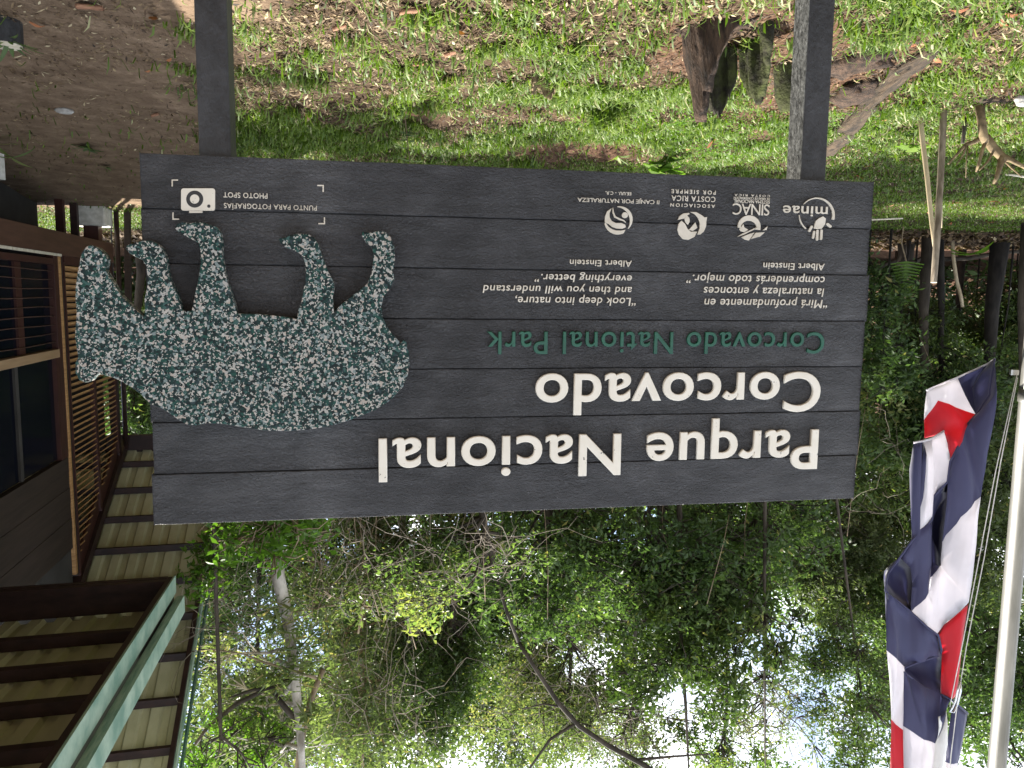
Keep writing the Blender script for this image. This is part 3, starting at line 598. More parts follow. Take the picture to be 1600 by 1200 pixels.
hb('mullion', M['inside'], (WX + 0.02, WX + 0.049, 9.93, 10.02, 2.48, 3.84), parent=up)
pb = MB()
for k in range(6): pb.box(WX + 0.0 + 0.004 * (k % 2), WX + 0.08, 4.2, 11.5, 3.865 + k * 0.215, 3.865 + k * 0.215 + 0.211)
pb.build('plank_wall', M['plank'], house, off=HO)
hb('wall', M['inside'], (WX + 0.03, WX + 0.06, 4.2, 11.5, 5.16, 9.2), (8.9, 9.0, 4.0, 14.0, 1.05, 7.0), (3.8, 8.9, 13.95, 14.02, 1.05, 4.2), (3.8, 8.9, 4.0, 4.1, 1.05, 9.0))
hb('corner_post', M['darkbrown'], (WX + 0.0, WX + 0.12, 11.605, 11.70, 1.117, 5.6), bevel=0.003)
hb('corner_post', M['darkbrown'], (WX - 0.0, WX + 0.13, 14.05, 14.16, 1.117, 4.42), bevel=0.003)
# louvred panels, two leaves whose tops follow the rake
for y0, y1 in ((11.72, 12.86), (12.87, 14.03)):
    b = MB(); z = 1.25
    while z < rz(y1) + 0.5:
        ye = y1 - 0.05 if z < rz(y1) - 0.35 else y0 + 0.05 + (y1 - 0.1 - y0) * max(0, min(1, ((rz(y0) - 0.33) - z) / (rz(y0) - rz(y1))))
        if ye - y0 > 0.12:
            ya = y0 + 0.05; vs = [(WX + 0.005, ya, z), (WX + 0.005, ye, z), (WX + 0.075, ye, z + 0.052), (WX + 0.075, ya, z + 0.052), (WX + 0.002, ya, z + 0.016), (WX + 0.002, ye, z + 0.016), (WX + 0.072, ye, z + 0.068), (WX + 0.072, ya, z + 0.068)]
            b.add(vs, [[0, 3, 2, 1], [4, 5, 6, 7], [0, 1, 5, 4], [1, 2, 6, 5], [2, 3, 7, 6], [3, 0, 4, 7]])
        z += 0.086
    lv = b.build('louvre_panel', M['slat'], house, off=HO)
    q = MB(); q.bar((WX + 0.03, y0 + 0.02, 1.2), (WX + 0.03, y0 + 0.02, rz(y0) - 0.05), 0.045, 0.075, (1, 0, 0)); q.bar((WX + 0.03, y1 - 0.02, 1.2), (WX + 0.03, y1 - 0.02, rz(y1) - 0.1), 0.045, 0.075, (1, 0, 0))
    q.box(WX - 0.005, WX + 0.08, y0 + 0.045, y1 - 0.045, 1.118, 1.235)
    q.add([(WX + 0.02, y0 + .05, rz(y0) - 0.36), (WX + 0.02, y1 - .05, rz(y1) - 0.36), (WX + 0.02, y1 - .05, rz(y1) - .05), (WX + 0.02, y0 + .05, rz(y0) - .05),
           (WX + 0.055, y0 + .05, rz(y0) - 0.36), (WX + 0.055, y1 - .05, rz(y1) - 0.36), (WX + 0.055, y1 - .05, rz(y1) - .05), (WX + 0.055, y0 + .05, rz(y0) - .05)], [[0, 1, 2, 3], [7, 6, 5, 4], [0, 4, 5, 1], [2, 6, 7, 3]])
    fr = q.build('louvre_frame', M['redbrown'], lv)
    for v in fr.data.vertices: v.co -= Vector(HO)
# roof: rake beams, purlins, corrugated sheets, barge boards
def raked(name, x0, x1, y0, y1, dz0, dz1, mat, parent=None):
    b = MB(); vs = []
    for y in (y0, y1):
        for x, dz in ((x0, dz0), (x1, dz0), (x1, dz1), (x0, dz1)): vs.append((x, y, rz(y) + dz))
    b.add(vs, [[0, 1, 2, 3], [7, 6, 5, 4], [0, 4, 5, 1], [1, 5, 6, 2], [2, 6, 7, 3], [3, 7, 4, 0]])
    return b.build(name, mat, house, off=HO)
YR0, YR1 = 8.5, 14.7
raked('wall_top_beam', WX - 0.03, WX + 0.1, YR0, YR1 - 0.15, -0.04, 0.14, M['darkbrown'])
for k in range(10):
    y = 14.15 - k * 0.585
    hb('purlin', M['darkbrown'], (2.02, 8.9, y - 0.03, y + 0.03, rz(y) + 0.145, rz(y) + 0.245))
def corrugated(name, x0, x1, y0, y1, zf, mat, pitch=0.25, dep=0.048):
    xs = []; hs = []; x = x0
    while x < x1:
        for dx, h in ((0, 0), (0.45, 0), (0.56, 1), (0.89, 1)): xs.append(x + dx * pitch); hs.append(h * dep)
        x += pitch
    b = MB(); n = len(xs); vs = []
    for y in (y0, y1):
        for th in (0, 0.004):
            for x_, h in zip(xs, hs): vs.append((x_, y, zf(y) + h + th))
    fs = []
    for i in range(n - 1):
        fs.append([i, i + 1, 2 * n + i + 1, 2 * n + i]); fs.append([n + i, 3 * n + i, 3 * n + i + 1, n + i + 1])
        fs.append([2 * n + i, 2 * n + i + 1, 3 * n + i + 1, 3 * n + i]); fs.append([i, n + i, n + i + 1, i + 1])
    b.add(vs, fs); return b.build(name, mat, house, off=HO)
corrugated('roof', 1.98, 9.0, YR0, YR1, lambda y: rz(y) + 0.25, M['sheet'])
raked('barge_board', 1.955, 2.015, YR0, YR1, 0.12, 0.245, M['darkbrown'])
raked('barge_board', 1.915, 1.945, YR0, YR1, 0.13, 0.25, M['fascia'])
raked('barge_flashing', 1.865, 1.89, YR0, YR1, 0.22, 0.34, M['darkgreen'])
hb('eave_beam', M['darkbrown'], (2.02, 9.0, 14.45, 14.57, 4.1, 4.36))
hb('eave_beam', M['darkbrown'], (2.02, 9.0, 14.58, 14.63, 4.26, 4.44))
# nearer porch roof with a double fascia
def cz(y): return 4.72 + 0.045 * (y - 8.85)
CX = 1.78
cs = corrugated('porch_roof', CX + 0.05, 8.0, -3.0, 8.8, lambda y: cz(y) + 0.36, M['sheet'], 0.25, 0.048)  # unseen near end lengthened to keep a sun patch off the dirt
for k in range(15):
    y = 7.95 - k * 0.72
    hb('porch_purlin', M['darkbrown'], (CX + 0.06, 8.0, y - 0.04, y + 0.04, cz(y) + 0.24, cz(y) + 0.355))
def along(name, x0, x1, y0, y1, d0, d1, mat):
    b = MB(); vs = []
    for y in (y0, y1):
        for x, dz in ((x0, d0), (x1, d0), (x1, d1), (x0, d1)): vs.append((x, y, cz(y) + dz))
    b.add(vs, [[0, 1, 2, 3], [7, 6, 5, 4], [0, 4, 5, 1], [1, 5, 6, 2], [2, 6, 7, 3], [3, 7, 4, 0]]); return b.build(name, mat, house, off=HO)
along('porch_beam', CX + 0.002, CX + 0.055, -3.0, 8.83, 0.0, 0.36, M['darkbrown'])
along('porch_fascia', CX - 0.02, CX, -3.0, 8.85, -0.005, 0.19, M['fascia'])
along('porch_gutter', CX - 0.10, CX - 0.022, -3.0, 8.86, 0.235, 0.425, M['fascia'])
hb('porch_end_beam', M['darkbrown'], (CX + 0.057, 8.0, 8.78, 8.84, 4.715, 5.075))
hb('porch_end_beam', M['darkbrown'], (CX + 0.057, 8.0, 8.70, 8.775, 4.72, 4.80))
# piers and posts below the floor
pq = ground(160, 322); 
def hl(p): return (p.x * math.cos(HA) - p.y * math.sin(HA), p.x * math.sin(HA) + p.y * math.cos(HA))
lx, ly = hl(pq)
def pier(lx, ly, w_, h_, post):
    b = MB(); b.box(lx - w_ / 2, lx + w_ / 2, ly - w_ / 2, ly + w_ / 2, -0.15, h_)
    pr_ = b.build('pier', M['conc'], house, off=HO, bevel=0.02)
    q = MB(); q.box(lx - post / 2, lx + post / 2, ly - post / 2, ly + post / 2, h_ + 0.001, 0.795); o = q.build('pier_post', M['redbrown'], pr_)
    for v in o.data.vertices: v.co -= Vector(HO)
pier(3.86, 14.10, 0.50, 0.53, 0.22)
for x_, y_ in ((4.1, 9.5), (7.5, 9.5), (7.5, 14.0), (4.1, 5.5)): pier(x_, y_, 0.45, 0.42, 0.2)
hb('floor_post', M['redbrown'], (4.02, 4.13, 13.2, 13.31, -0.1, 0.99))
hb('floor_post', M['darkbrown'], (3.92, 4.02, 13.52, 13.62, -0.1, 0.99))
b = MB(); b.bar((4.9, 13.4, 0.05), (4.4, 13.3, 0.99), 0.05, 0.05); b.build('floor_brace', M['darkbrown'], house, off=HO)
b = MB(); b.bar((4.4, 8.5, 0.10), (4.9, 12.9, 0.10), 0.12, 0.04); b.build('ground_sill', M['conc'], house, off=HO)
hb('shade_sheet', M['inside'], (4.5, 4.55, 4.0, 13.6, 0, 0.98))  # dark sheet added to stand for the deep shade under the floor
b = MB(); b.tube([(3.55, 14.32, -0.05), (3.56, 14.3, 4.3)], 0.04, 8); b.build('downpipe', M['darkbrown'], house, smooth=True, off=HO)
b = MB(); b.tube([(3.62, 14.26, 0.0), (3.63, 14.24, 4.2)], 0.012, 6); b.build('cable', M['black'], house, off=HO)
# loose timbers leaning by the corner
for k, (x0, x1, y_, h_, mname, lab) in enumerate(((3.42, 3.50, 14.55, 2.5, 'plank', 'tall weathered timber leaning upright at the house corner, nearest the board'), (3.66, 3.68, 14.75, 2.2, 'tan', 'thin pale batten leaning upright behind the tall timber at the house corner'))):
    b = MB(); A_ = hw(x0, y_, -0.02); B_ = hw(x1, y_, h_); d_ = B_ - A_
    b.bar((0, 0, 0), tuple(d_), 0.10 if k == 0 else 0.05, 0.06 if k == 0 else 0.03, (0, 1, 0)); o = b.build('leaning_timber', M[mname], bevel=0.004); o.location = A_; tag(o, lab, 'timber', 'timbers leaning at the house corner')
# ------------------------------------------------------------------ flagpole and flag
FD = 3.0
pc = at(1588, 850, FD); pole = tag(empty('flagpole', (pc.x, pc.y, 0)), 'tall weathered pale metal flagpole standing left of the black board', 'flagpole')
b = MB(); pr = 0.0345
b.tube([(0, 0, -0.2), (0, 0, 1.2), (0, 0, 1.2001), (0, 0, 6.5)], [pr * 1.08, pr * 1.08, pr * 0.97, pr * 0.92], 20)
po = b.build('pole', M['pole'], pole, smooth=True)
for z_ in (1.93,):
    b = MB(); b.tube([(0, 0, z_), (0, 0, z_ + 0.05)], pr * 1.09, 20); b.build('collar', M['pole'], pole, smooth=True)
cl = at(1590, 590, FD - 0.04); cl0 = Vector((cl.x - pc.x, cl.y - pc.y, cl.z))
b = MB(); b.bar(cl0 + Vector((0.02, 0, -0.11)), cl0 + Vector((0.02, 0, 0.08)), 0.012, 0.012); b.bar(cl0 + Vector((0.0, 0, -0.02)), cl0 + Vector((0.03, 0, -0.02)), 0.012, 0.02); b.build('cleat', M['steel'], pole)
def loc(p): return Vector((p.x - pc.x, p.y - pc.y, p.z))
for pts in ([(1589, 585), (1556, 735), (1525, 897), (1508, 985), (1484, 1105)], [(1590, 590), (1564, 720), (1538, 870), (1510, 1010), (1497, 1090), (1486, 1180), (1476, 1300)]):
    b = MB(); b.tube([loc(at(x, y, FD - 0.16 if i > 1 else FD - 0.10)) for i, (x, y) in enumerate(pts)], 0.0017, 6); b.build('halyard', M['rope'], pole, smooth=True)
b = MB(); b.tube([loc(at(x, y, FD - 0.17)) for x, y in ((1500, 1065), (1496, 1080), (1493, 1095), (1488, 1106), (1484, 1112), (1490, 1113), (1496, 1100), (1501, 1080), (1500, 1065))], 0.0042, 7); b.build('snap_hook', M['steel'], pole, smooth=True)

FACETS = [
 ('navy', 0.00, [(1497.7,590),(1546.7,568),(1556,560.7),(1546.7,603),(1545,616.7),(1525,648)]),
 ('white', 0.01, [(1449.3,610),(1497.7,590),(1525,648),(1462.7,625)]),
 ('white', -0.02, [(1449.3,610),(1462.7,625),(1446.7,656.7)]),
 ('red', 0.01, [(1462.7,625),(1525,648),(1510,666.7),(1474,673.3),(1465,680),(1445,685),(1446.7,656.7)]),
 ('red', 0.03, [(1474,673.3),(1510,666.7),(1495,696.7),(1484,721.7)]),
 ('navy', 0.05, [(1426.7,691.7),(1439.3,689),(1445,715),(1436.7,826.7),(1427,846),(1423,733)]),
 ('white', 0.07, [(1439.3,689),(1455,685.7),(1460,720),(1457,776.7),(1455,806.7),(1436.7,826.7),(1445,715)]),
 ('white', 0.05, [(1455,685.7),(1474,673.3),(1484,721.7),(1484,748.3),(1457,776.7),(1460,720)]),
 ('navy', 0.11, [(1556,560.7),(1556.7,610),(1546.7,686.7),(1535,776.7),(1505,810),(1476,848),(1481.7,753),(1484,721.7),(1495,696.7),(1510,666.7),(1525,648),(1545,616.7),(1546.7,603)]),
 ('navy', 0.03, [(1481.7,753),(1457,776.7),(1455,812),(1455,882),(1452,904),(1471,883.5),(1476,848)]),
 ('navy', 0.07, [(1455,812),(1455,882),(1449,926),(1425,957),(1426,914),(1423,888),(1407,872),(1427,846),(1436.7,826.7)]),
 ('navy', 0.01, [(1407,872),(1385,895),(1383,923),(1425,957),(1426,914),(1423,888)]),
 ('white', 0.11, [(1535,776.7),(1524.5,850),(1512,940.4),(1467,993),(1470,890),(1471,883.5),(1476,848),(1505,810)]),
 ('white', 0.06, [(1471,883.5),(1470,890),(1467,993),(1446,978),(1425,957),(1449,926),(1452,904)]),
 ('red', 0.09, [(1512,940.4),(1467,993),(1473,1016),(1472,1025),(1467,1083),(1484,1092),(1494,1083),(1505,981)]),
 ('navy', 0.11, [(1383,923),(1425,957),(1446,978),(1467,993),(1473,1016),(1472,1025),(1431.7,1034),(1415.6,1044),(1400,1029),(1385,1016)]),
 ('white', 0.10, [(1385,1016),(1400,1029),(1415.6,1044),(1413.6,1051),(1412.7,1142),(1402,1134),(1391,1122.7),(1388,1054)]),
 ('red', 0.09, [(1391,1122.7),(1402,1134),(1412.7,1142),(1413,1240),(1413,1340),(1396,1340),(1393.8,1220)]),
 ('navy', 0.02, [(1415.6,1044),(1431.7,1034),(1472,1025),(1467,1083),(1443,1074),(1417,1054),(1413.6,1051)]),
 ('navy', 0.13, [(1413.6,1051),(1417,1054),(1443,1074),(1467,1083),(1484,1092),(1481,1112),(1467,1121),(1471,1142),(1465,1165),(1443,1156),(1413,1136)]),
 ('white', 0.12, [(1413,1136),(1443,1156),(1465,1165),(1456,1220),(1452,1340),(1414,1340),(1413,1240)]),
 ('canvas', 0.16, [(1467,1121),(1481,1112),(1483,1130),(1481,1156),(1474,1210),(1470,1340),(1452,1340),(1456,1220),(1465,1165),(1471,1142)]),
 ('navy', 0.11, [(1490,1096),(1513,1115.5),(1504,1160),(1497,1192),(1475.5,1189),(1481,1156),(1484,1112)]),
 ('white', 0.11, [(1475.5,1189),(1497,1192),(1490,1240),(1480,1340),(1466,1340),(1472,1240)]),
]
NM = {'navy': 0, 'white': 1, 'red': 2, 'canvas': 3}
pts2, dep2 = [], []
def fidx(x, y, d):
    for i, (a, b_) in enumerate(pts2):
        if abs(a - x) < 2.2 and abs(b_ - y) < 2.2: dep2[i].append(d); return i
    pts2.append((x, y)); dep2.append([d]); return len(pts2) - 1
polys = [(mn, [fidx(x, y, d) for x, y in pp], d) for mn, d, pp in FACETS]
POCK = {0, 9, 11, 18}
bm = bmesh.new(); lay = bm.faces.layers.int.new('facet')
fv = [bm.verts.new(at(x, y, FD - sum(dd) / len(dd))) for (x, y), dd in zip(pts2, dep2)]
for fi, (mn, ids, d) in enumerate(polys):
    u_ = []; [u_.append(i) for i in ids if i not in u_]
    try: f = bm.faces.new([fv[i] for i in u_]); f.material_index = NM[mn]; f[lay] = fi + 1
    except ValueError: pass
bmesh.ops.triangulate(bm, faces=bm.faces[:])
bmesh.ops.subdivide_edges(bm, edges=bm.edges[:], cuts=3, use_grid_fill=True)
for _ in range(14): bmesh.ops.smooth_vert(bm, verts=[v for v in bm.verts if not v.is_boundary], factor=0.5, use_axis_x=False, use_axis_y=True, use_axis_z=False)
cen = {}
for f in bm.faces: cen.setdefault(f[lay], []).append(f.calc_center_median())
cen = {k: (sum(v, Vector()) / len(v), v) for k, v in cen.items()}
for v in bm.verts:                                # pockets between the folds sink in, the outer folds bulge
    s_ = {f[lay] for f in v.link_faces}
    if len(s_) == 1 and not v.is_boundary:
        k = s_.pop(); c, l_ = cen[k]; mxd = max((q - c).length for q in l_); t_ = max(0, 1 - ((v.co - c).length / mxd) ** 2)
        v.co += cF * (0.075 * t_ if k - 1 in POCK else -0.010 * t_)
for v in bm.verts:                                # soft vertical folds and small creases of hanging cloth
    a = (v.co - EYE); u_ = a.x * 26 + 0.8 * math.sin(v.co.z * 3.1)
    v.co += cF * (0.010 * math.sin(u_ * 1.9) + 0.003 * math.sin(u_ * 4.3 + v.co.z * 3) + 0.0012 * math.sin(v.co.z * 31 + u_ * 4))
for f in bm.faces: f.smooth = True
fo = at(1470, 900, FD); org = Vector((fo.x, fo.y, fo.z))
for v in bm.verts: v.co -= org
me = bpy.data.meshes.new('national_flag'); bm.to_mesh(me); bm.free()
for q in ('navy', 'white', 'red', 'canvas'): me.materials.append(M[q])
flag = bpy.data.objects.new('national_flag', me); C.objects.link(flag); flag.location = org
so = flag.modifiers.new('thickness', 'SOLIDIFY'); so.thickness = 0.0012
tag(flag, 'limp draped flag with navy, white and red stripes hanging on the halyard', 'flag')
for hp in ([(1556,560),(1546.7,603),(1545,616.7),(1525,648),(1510,666.7),(1495,696.7),(1484,721.7),(1481.7,753),(1457,776.7),(1455,812),(1427,846),(1407,872),(1385,895),(1383,923),(1425,957),(1446,978),(1467,993),(1473,1016),(1472,1025),(1431.7,1034),(1415.6,1044),(1413.6,1051),(1443,1074),(1467,1083),(1484,1092),(1490,1096),(1513,1115.5)],
           [(1449.3,610),(1497.7,590),(1546.7,568),(1556,560.7)], [(1426.7,691.7),(1439.3,689),(1455,685.7),(1474,673.3)]):
    P_ = []
    for (x, y) in hp:
        i = min(range(len(pts2)), key=lambda j: (pts2[j][0] - x) ** 2 + (pts2[j][1] - y) ** 2); p_ = at(x, y, FD - sum(dep2[i]) / len(dep2[i]) - 0.004)
        a = p_ - EYE; u_ = a.x * 26 + 0.8 * math.sin(p_.z * 3.1); p_ = p_ + cF * (0.010 * math.sin(u_ * 1.9) + 0.003 * math.sin(u_ * 4.3 + p_.z * 3) + 0.0012 * math.sin(p_.z * 31 + u_ * 4)); P_.append(p_ - org)
    b = MB(); b.tube(P_, 0.0042, 6); b.build('hem', M['navy'] if len(hp) != 4 or hp[0][0] > 1500 else M['white'], flag, smooth=True)
# ------------------------------------------------------------------ forest
def leaf_arrays(Cn, L, W, tone, droop=0.3, flat=0.5):
    n = len(Cn); d = rng.normal(size=(n, 3)); d[:, 2] = d[:, 2] * 0.6 - droop; d /= np.linalg.norm(d, axis=1)[:, None]
    up = rng.normal(size=(n, 3)) * (1 - flat); up[:, 2] += 1; s = np.cross(d, up); s /= np.linalg.norm(s, axis=1)[:, None] + 1e-9; nn = np.cross(s, d)
    L = L[:, None]; W = W[:, None]
    base = Cn - d * L / 2; tip = Cn + d * L / 2 - nn * L * 0.08; mid = Cn - d * L * 0.05
    Vv = np.stack([base, mid + s * W / 2 + nn * W * .16, tip, mid - s * W / 2 + nn * W * .16], 1).reshape(-1, 3)
    i = np.arange(n) * 4
    return Vv, np.concatenate([np.stack([i, i + 1, i + 2], 1), np.stack([i, i + 2, i + 3], 1)]), np.repeat(tone, 4)
def clump_leaves(cs, rs, per, tw, L):
    """twigs of leaves in ellipsoidal clumps: cs (k,3) centres, rs (k,3) radii"""
    out = []; tn = []
    for c, r in zip(cs, rs):
        n = max(3, int(per)); q = rng.normal(size=(n, 3)); q /= np.linalg.norm(q, axis=1)[:, None]; q *= (rng.random(n) ** 0.45)[:, None]
        tc_ = c + q * r; bt = rng.normal(0, 0.14)
        k = rng.integers(5, 11, n)
        for j in range(n):
            dv = rng.normal(size=3); dv[2] -= 0.25; dv /= np.linalg.norm(dv); t_ = rng.random(k[j])[:, None]
            out.append(tc_[j] + dv * (t_ - 0.5) * tw + rng.normal(size=(k[j], 3)) * tw * 0.13); tn.append(np.full(k[j], bt + rng.normal(0, 0.10)) )
    P_ = np.concatenate(out); return P_, np.concatenate(tn)
def vec(p): return np.array([p.x, p.y, p.z])
def tree(name, label, crown, d, trunk, leafm, L=0.15, density=1.0, nclump=14, tone=0.45, bark='bark', group='trees of the forest behind the board', tr=0.12, droop=0.3, cat='tree', ratio=0.38, limbs=True, hang=0, dd=1.6, twf=3.0, td=None):
    """crown: (px, py, half width, half height) in photo pixels, trunk: list of photo pixels from low to high (first is put on the ground)"""
    px, py, hx, hy = crown; c0 = vec(at(px, py, d)); sc = d / FP; hx *= 1.22; hy *= 1.22; nclump = int(nclump * 1.8); R3 = np.array([hx * sc, dd, hy * sc])
    if trunk is None: trunk = [(px + random.uniform(-15, 15), 600), (px + random.uniform(-20, 20), py)]
    tp = [at(x, y, (td or d) + random.uniform(-.2, .2)) for x, y in trunk]
    gx_, gy_ = tp[0].x + random.uniform(-.2, .2), tp[0].y
    base = Vector((gx_, gy_, float(gheight(np.array([gx_]), np.array([gy_]))[0]) - 0.1))
    root = tag(empty(name, base), label, cat, group)
    path = [base]
    if tp[0].z > 0.6: path.append(Vector((gx_, gy_, tp[0].z * 0.5)))
    path += [p for p in tp if p.z > 0.5]
    topz = Vector(c0) + Vector((random.uniform(-.3, .3), 0, R3[2] * 0.55))
    if topz.z > path[-1].z + 0.3: path += [path[-1].lerp(topz, 0.5) + Vector((random.uniform(-.15, .15), 0, 0)), topz]
    path = [p - base for p in path]; n = len(path)
    b = MB(); b.tube(path, [tr * (1.35 if i == 0 else 1.0 - 0.86 * (i / max(1, n - 1)) ** 1.3) for i in range(n)], 9, jit=0.08); b.build('trunk', M[bark], root, smooth=True)
    q = rng.normal(size=(nclump, 3)); q /= np.linalg.norm(q, axis=1)[:, None]; q *= (rng.random(nclump) ** 0.4)[:, None] * 0.95
    cs = c0 + q * R3; rs = np.repeat(((hx + hy) / 2 * sc * ratio * rng.uniform(0.7, 1.3, nclump))[:, None], 3, 1) * np.array([1.15, 1.1, 0.75])
    area = hx * hy * sc * sc * 4; tot = density * area * 9.0 / (L * L * 0.42); per = tot / nclump / 7.5
    P_, tn = clump_leaves(cs, rs, per, L * twf, L)
    n = len(P_); lt = np.clip(tone + tn + rng.normal(0, 0.10, n), 0, 0.93); lt[rng.random(n) < 0.015] = 1.0
    Vv, T, tt = leaf_arrays(P_ - vec(base), L * rng.uniform(0.65, 1.25, n), L * rng.uniform(0.30, 0.46, n), lt, droop)
    mesh_np('crown', Vv, T, M[leafm], root, {'tone': tt})
    if limbs:
        b = MB(); zs = [p.z for p in path]; top = path[-1]
        for c in cs:
            c_ = Vector(c) - base
            dense = [path[i].lerp(path[i + 1], q) for i in range(1 if len(path) > 2 else 0, len(path) - 1) for q in (0, .2, .4, .6, .8)]
            a = min(dense, key=lambda p: (p - c_).length + (1.2 * max(0, p.z - c_.z + 0.35 * (p - c_).length)))
            mid = a.lerp(c_, 0.5) + Vector((random.uniform(-.25, .25), random.uniform(-.25, .25), random.uniform(-.1, .3)))
            b.tube([a, a.lerp(mid, 0.5) + Vector((random.uniform(-.1, .1), 0, random.uniform(-.1, .1))), mid, c_], [min(.05, tr * 0.32), min(.035, tr * 0.22), min(.025, tr * 0.15), 0.008], 5, cap=False)
            for _ in range(7):
                e = c_ + Vector((random.uniform(-1, 1), random.uniform(-1, 1), random.uniform(-.8, .8))) * (hx * sc * 0.45)
                b.tube([mid.lerp(c_, 0.6), c_.lerp(e, 0.5) + Vector((0, 0, random.uniform(-.08, .08))), e], [0.011, 0.008, 0.003], 4, cap=False)
        lb = b.build('limbs', M[bark], root, smooth=True)
    for _ in range(hang):
        a = c0 + rng.normal(size=3) * R3 * 0.55 - vec(base); ln = random.uniform(0.8, 2.4); b = MB(); x0, z0 = random.uniform(-.3, .3), 0
        b.tube([(a[0], a[1], a[2]), (a[0] + x0 * .5 + random.uniform(-.1, .1), a[1], a[2] - ln * .35), (a[0] + x0 + random.uniform(-.1, .1), a[1], a[2] - ln * .7), (a[0] + x0 * 1.2, a[1] + .1, a[2] - ln)], [0.007, 0.007, 0.006, 0.004], 5); b.build('vine', M['tan_bark'], root, smooth=True)
    return root, base, path
def limb(root, base, pts, r0, r1, bark='bark', d=12.0, name='branch', k=7):
    b = MB(); P_ = [at(x, y, d) - base for x, y in pts]; n = len(P_)
    b.tube(P_, [r0 + (r1 - r0) * i / (n - 1) for i in range(n)], k, jit=0.06); return b.build(name, M[bark], root, smooth=True)

# --- the pale-trunked tree with epiphytes, right of centre
r, bs, pth = tree('lichen_tree', 'slender tree with pale lichen-covered trunk and epiphytes beside the porch roof', (420, 1110, 110, 95), 12.0, [(418, 640), (428, 780), (434, 900), (452, 980), (460, 1060), (468, 1130), (474, 1230)], 'leaf_olive', 0.12, 0.55, 12, 0.5, 'pale_bark', tr=0.115, hang=1, td=10.2)
limb(r, bs, [(466, 1130), (420, 1075), (370, 1100), (325, 1135), (290, 1185)], 0.045, 0.02, d=10.3)
limb(r, bs, [(458, 1055), (430, 1075), (395, 1078), (360, 1090)], 0.04, 0.012, d=10.3)
limb(r, bs, [(505, 1046), (485, 1095), (470, 1160), (462, 1230)], 0.035, 0.05, 'tan_bark', 10.3)
limb(r, bs, [(495, 1060), (455, 1047), (415, 1036), (380, 1022), (330, 1014), (300, 1018)], 0.02, 0.006, 'tan_bark', 10.1, 'vine')
for px, py, rr in ((438, 955, 26), (452, 995, 30), (462, 1040, 26), (430, 1065, 18), (486, 1120, 18)):
    n = 60; c = vec(at(px, py, 10.1)); P_ = c + rng.normal(size=(n, 3)) * rr * 0.010 * 0.5
    Vv, T, tt = leaf_arrays(P_ - vec(bs), rng.uniform(0.15, 0.34, n), rng.uniform(0.02, 0.045, n), np.clip(rng.normal(0.6, 0.25, n), 0, 1), -0.3)
    mesh_np('epiphyte', Vv, T, M['leaf_olive'], r, {'tone': tt})
tree('broadleaf_shrub', 'sunlit shrub with large bright green leaves over the board corner', (415, 828, 85, 42), 9.5, [(470, 640), (430, 830)], 'leaf_bright', 0.16, 0.9, 12, 0.45, 'tan_bark', tr=0.03, cat='shrub', dd=0.8)
tree('broadleaf_shrub', 'light green shrub beside the green barge board of the house', (345, 880, 30, 52), 10.5, [(360, 640), (350, 860)], 'leaf_bright', 0.13, 0.75, 8, 0.45, 'tan_bark', tr=0.03, cat='shrub', dd=0.7)
tree('tangled_tree', 'tree hung with bare grey vine tangles above the middle of the board', (575, 880, 110, 95), 13.0, [(605, 640), (596, 800), (575, 900), (560, 990)], 'leaf_olive', 0.12, 0.62, 14, 0.42, 'tan_bark', tr=0.10, hang=26)
tree('thin_tree', 'light sparse tree with thin tan stems left of the pale trunk', (575, 1080, 100, 130), 16.0, [(570, 700), (566, 1050), (572, 1100), (566, 1200)], 'leaf_olive', 0.13, 0.55, 14, 0.55, 'tan_bark', tr=0.10, hang=4)
r, bs, pth = tree('forked_tree', 'light green tree with a leaning forked branch above the board', (705, 885, 100, 70), 12.0, [(720, 640), (745, 760), (770, 880)], 'leaf_mid', 0.11, 0.75, 14, 0.62, tr=0.09, hang=6)
limb(r, bs, [(810, 1003), (840, 1050), (872, 1098), (905, 1135), (950, 1165), (1000, 1192), (1060, 1230)], 0.034, 0.050, d=13.0, k=9)
limb(r, bs, [(770, 880), (790, 950), (810, 1003)], 0.02, 0.034, d=12.8)
limb(r, bs, [(900, 1130), (860, 1155), (835, 1190), (815, 1220)], 0.03, 0.014, d=13.0)
limb(r, bs, [(880, 1105), (850, 1100), (815, 1108)], 0.022, 0.008, d=13.0)
limb(r, bs, [(990, 1188), (1050, 1182), (1110, 1178)], 0.03, 0.012, d=13.0)
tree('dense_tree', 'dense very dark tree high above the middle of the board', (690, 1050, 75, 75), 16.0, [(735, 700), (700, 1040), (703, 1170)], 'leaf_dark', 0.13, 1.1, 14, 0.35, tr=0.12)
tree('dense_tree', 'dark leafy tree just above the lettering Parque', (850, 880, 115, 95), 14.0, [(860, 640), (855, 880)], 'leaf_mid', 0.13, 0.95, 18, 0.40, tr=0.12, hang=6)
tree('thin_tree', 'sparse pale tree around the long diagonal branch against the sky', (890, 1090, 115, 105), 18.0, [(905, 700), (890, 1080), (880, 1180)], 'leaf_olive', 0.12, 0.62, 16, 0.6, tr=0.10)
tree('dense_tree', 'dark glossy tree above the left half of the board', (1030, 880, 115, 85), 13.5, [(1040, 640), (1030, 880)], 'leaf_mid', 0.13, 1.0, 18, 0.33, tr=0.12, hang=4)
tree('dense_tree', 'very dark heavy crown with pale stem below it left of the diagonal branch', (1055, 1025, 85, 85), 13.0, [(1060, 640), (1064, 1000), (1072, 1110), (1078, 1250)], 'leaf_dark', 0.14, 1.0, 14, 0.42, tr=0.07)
tree('dense_tree', 'mid green tree with drooping leaves between board and flag', (1185, 850, 105, 70), 14.0, [(1190, 640), (1185, 850)], 'leaf_mid', 0.15, 0.95, 15, 0.38, tr=0.1, hang=4)
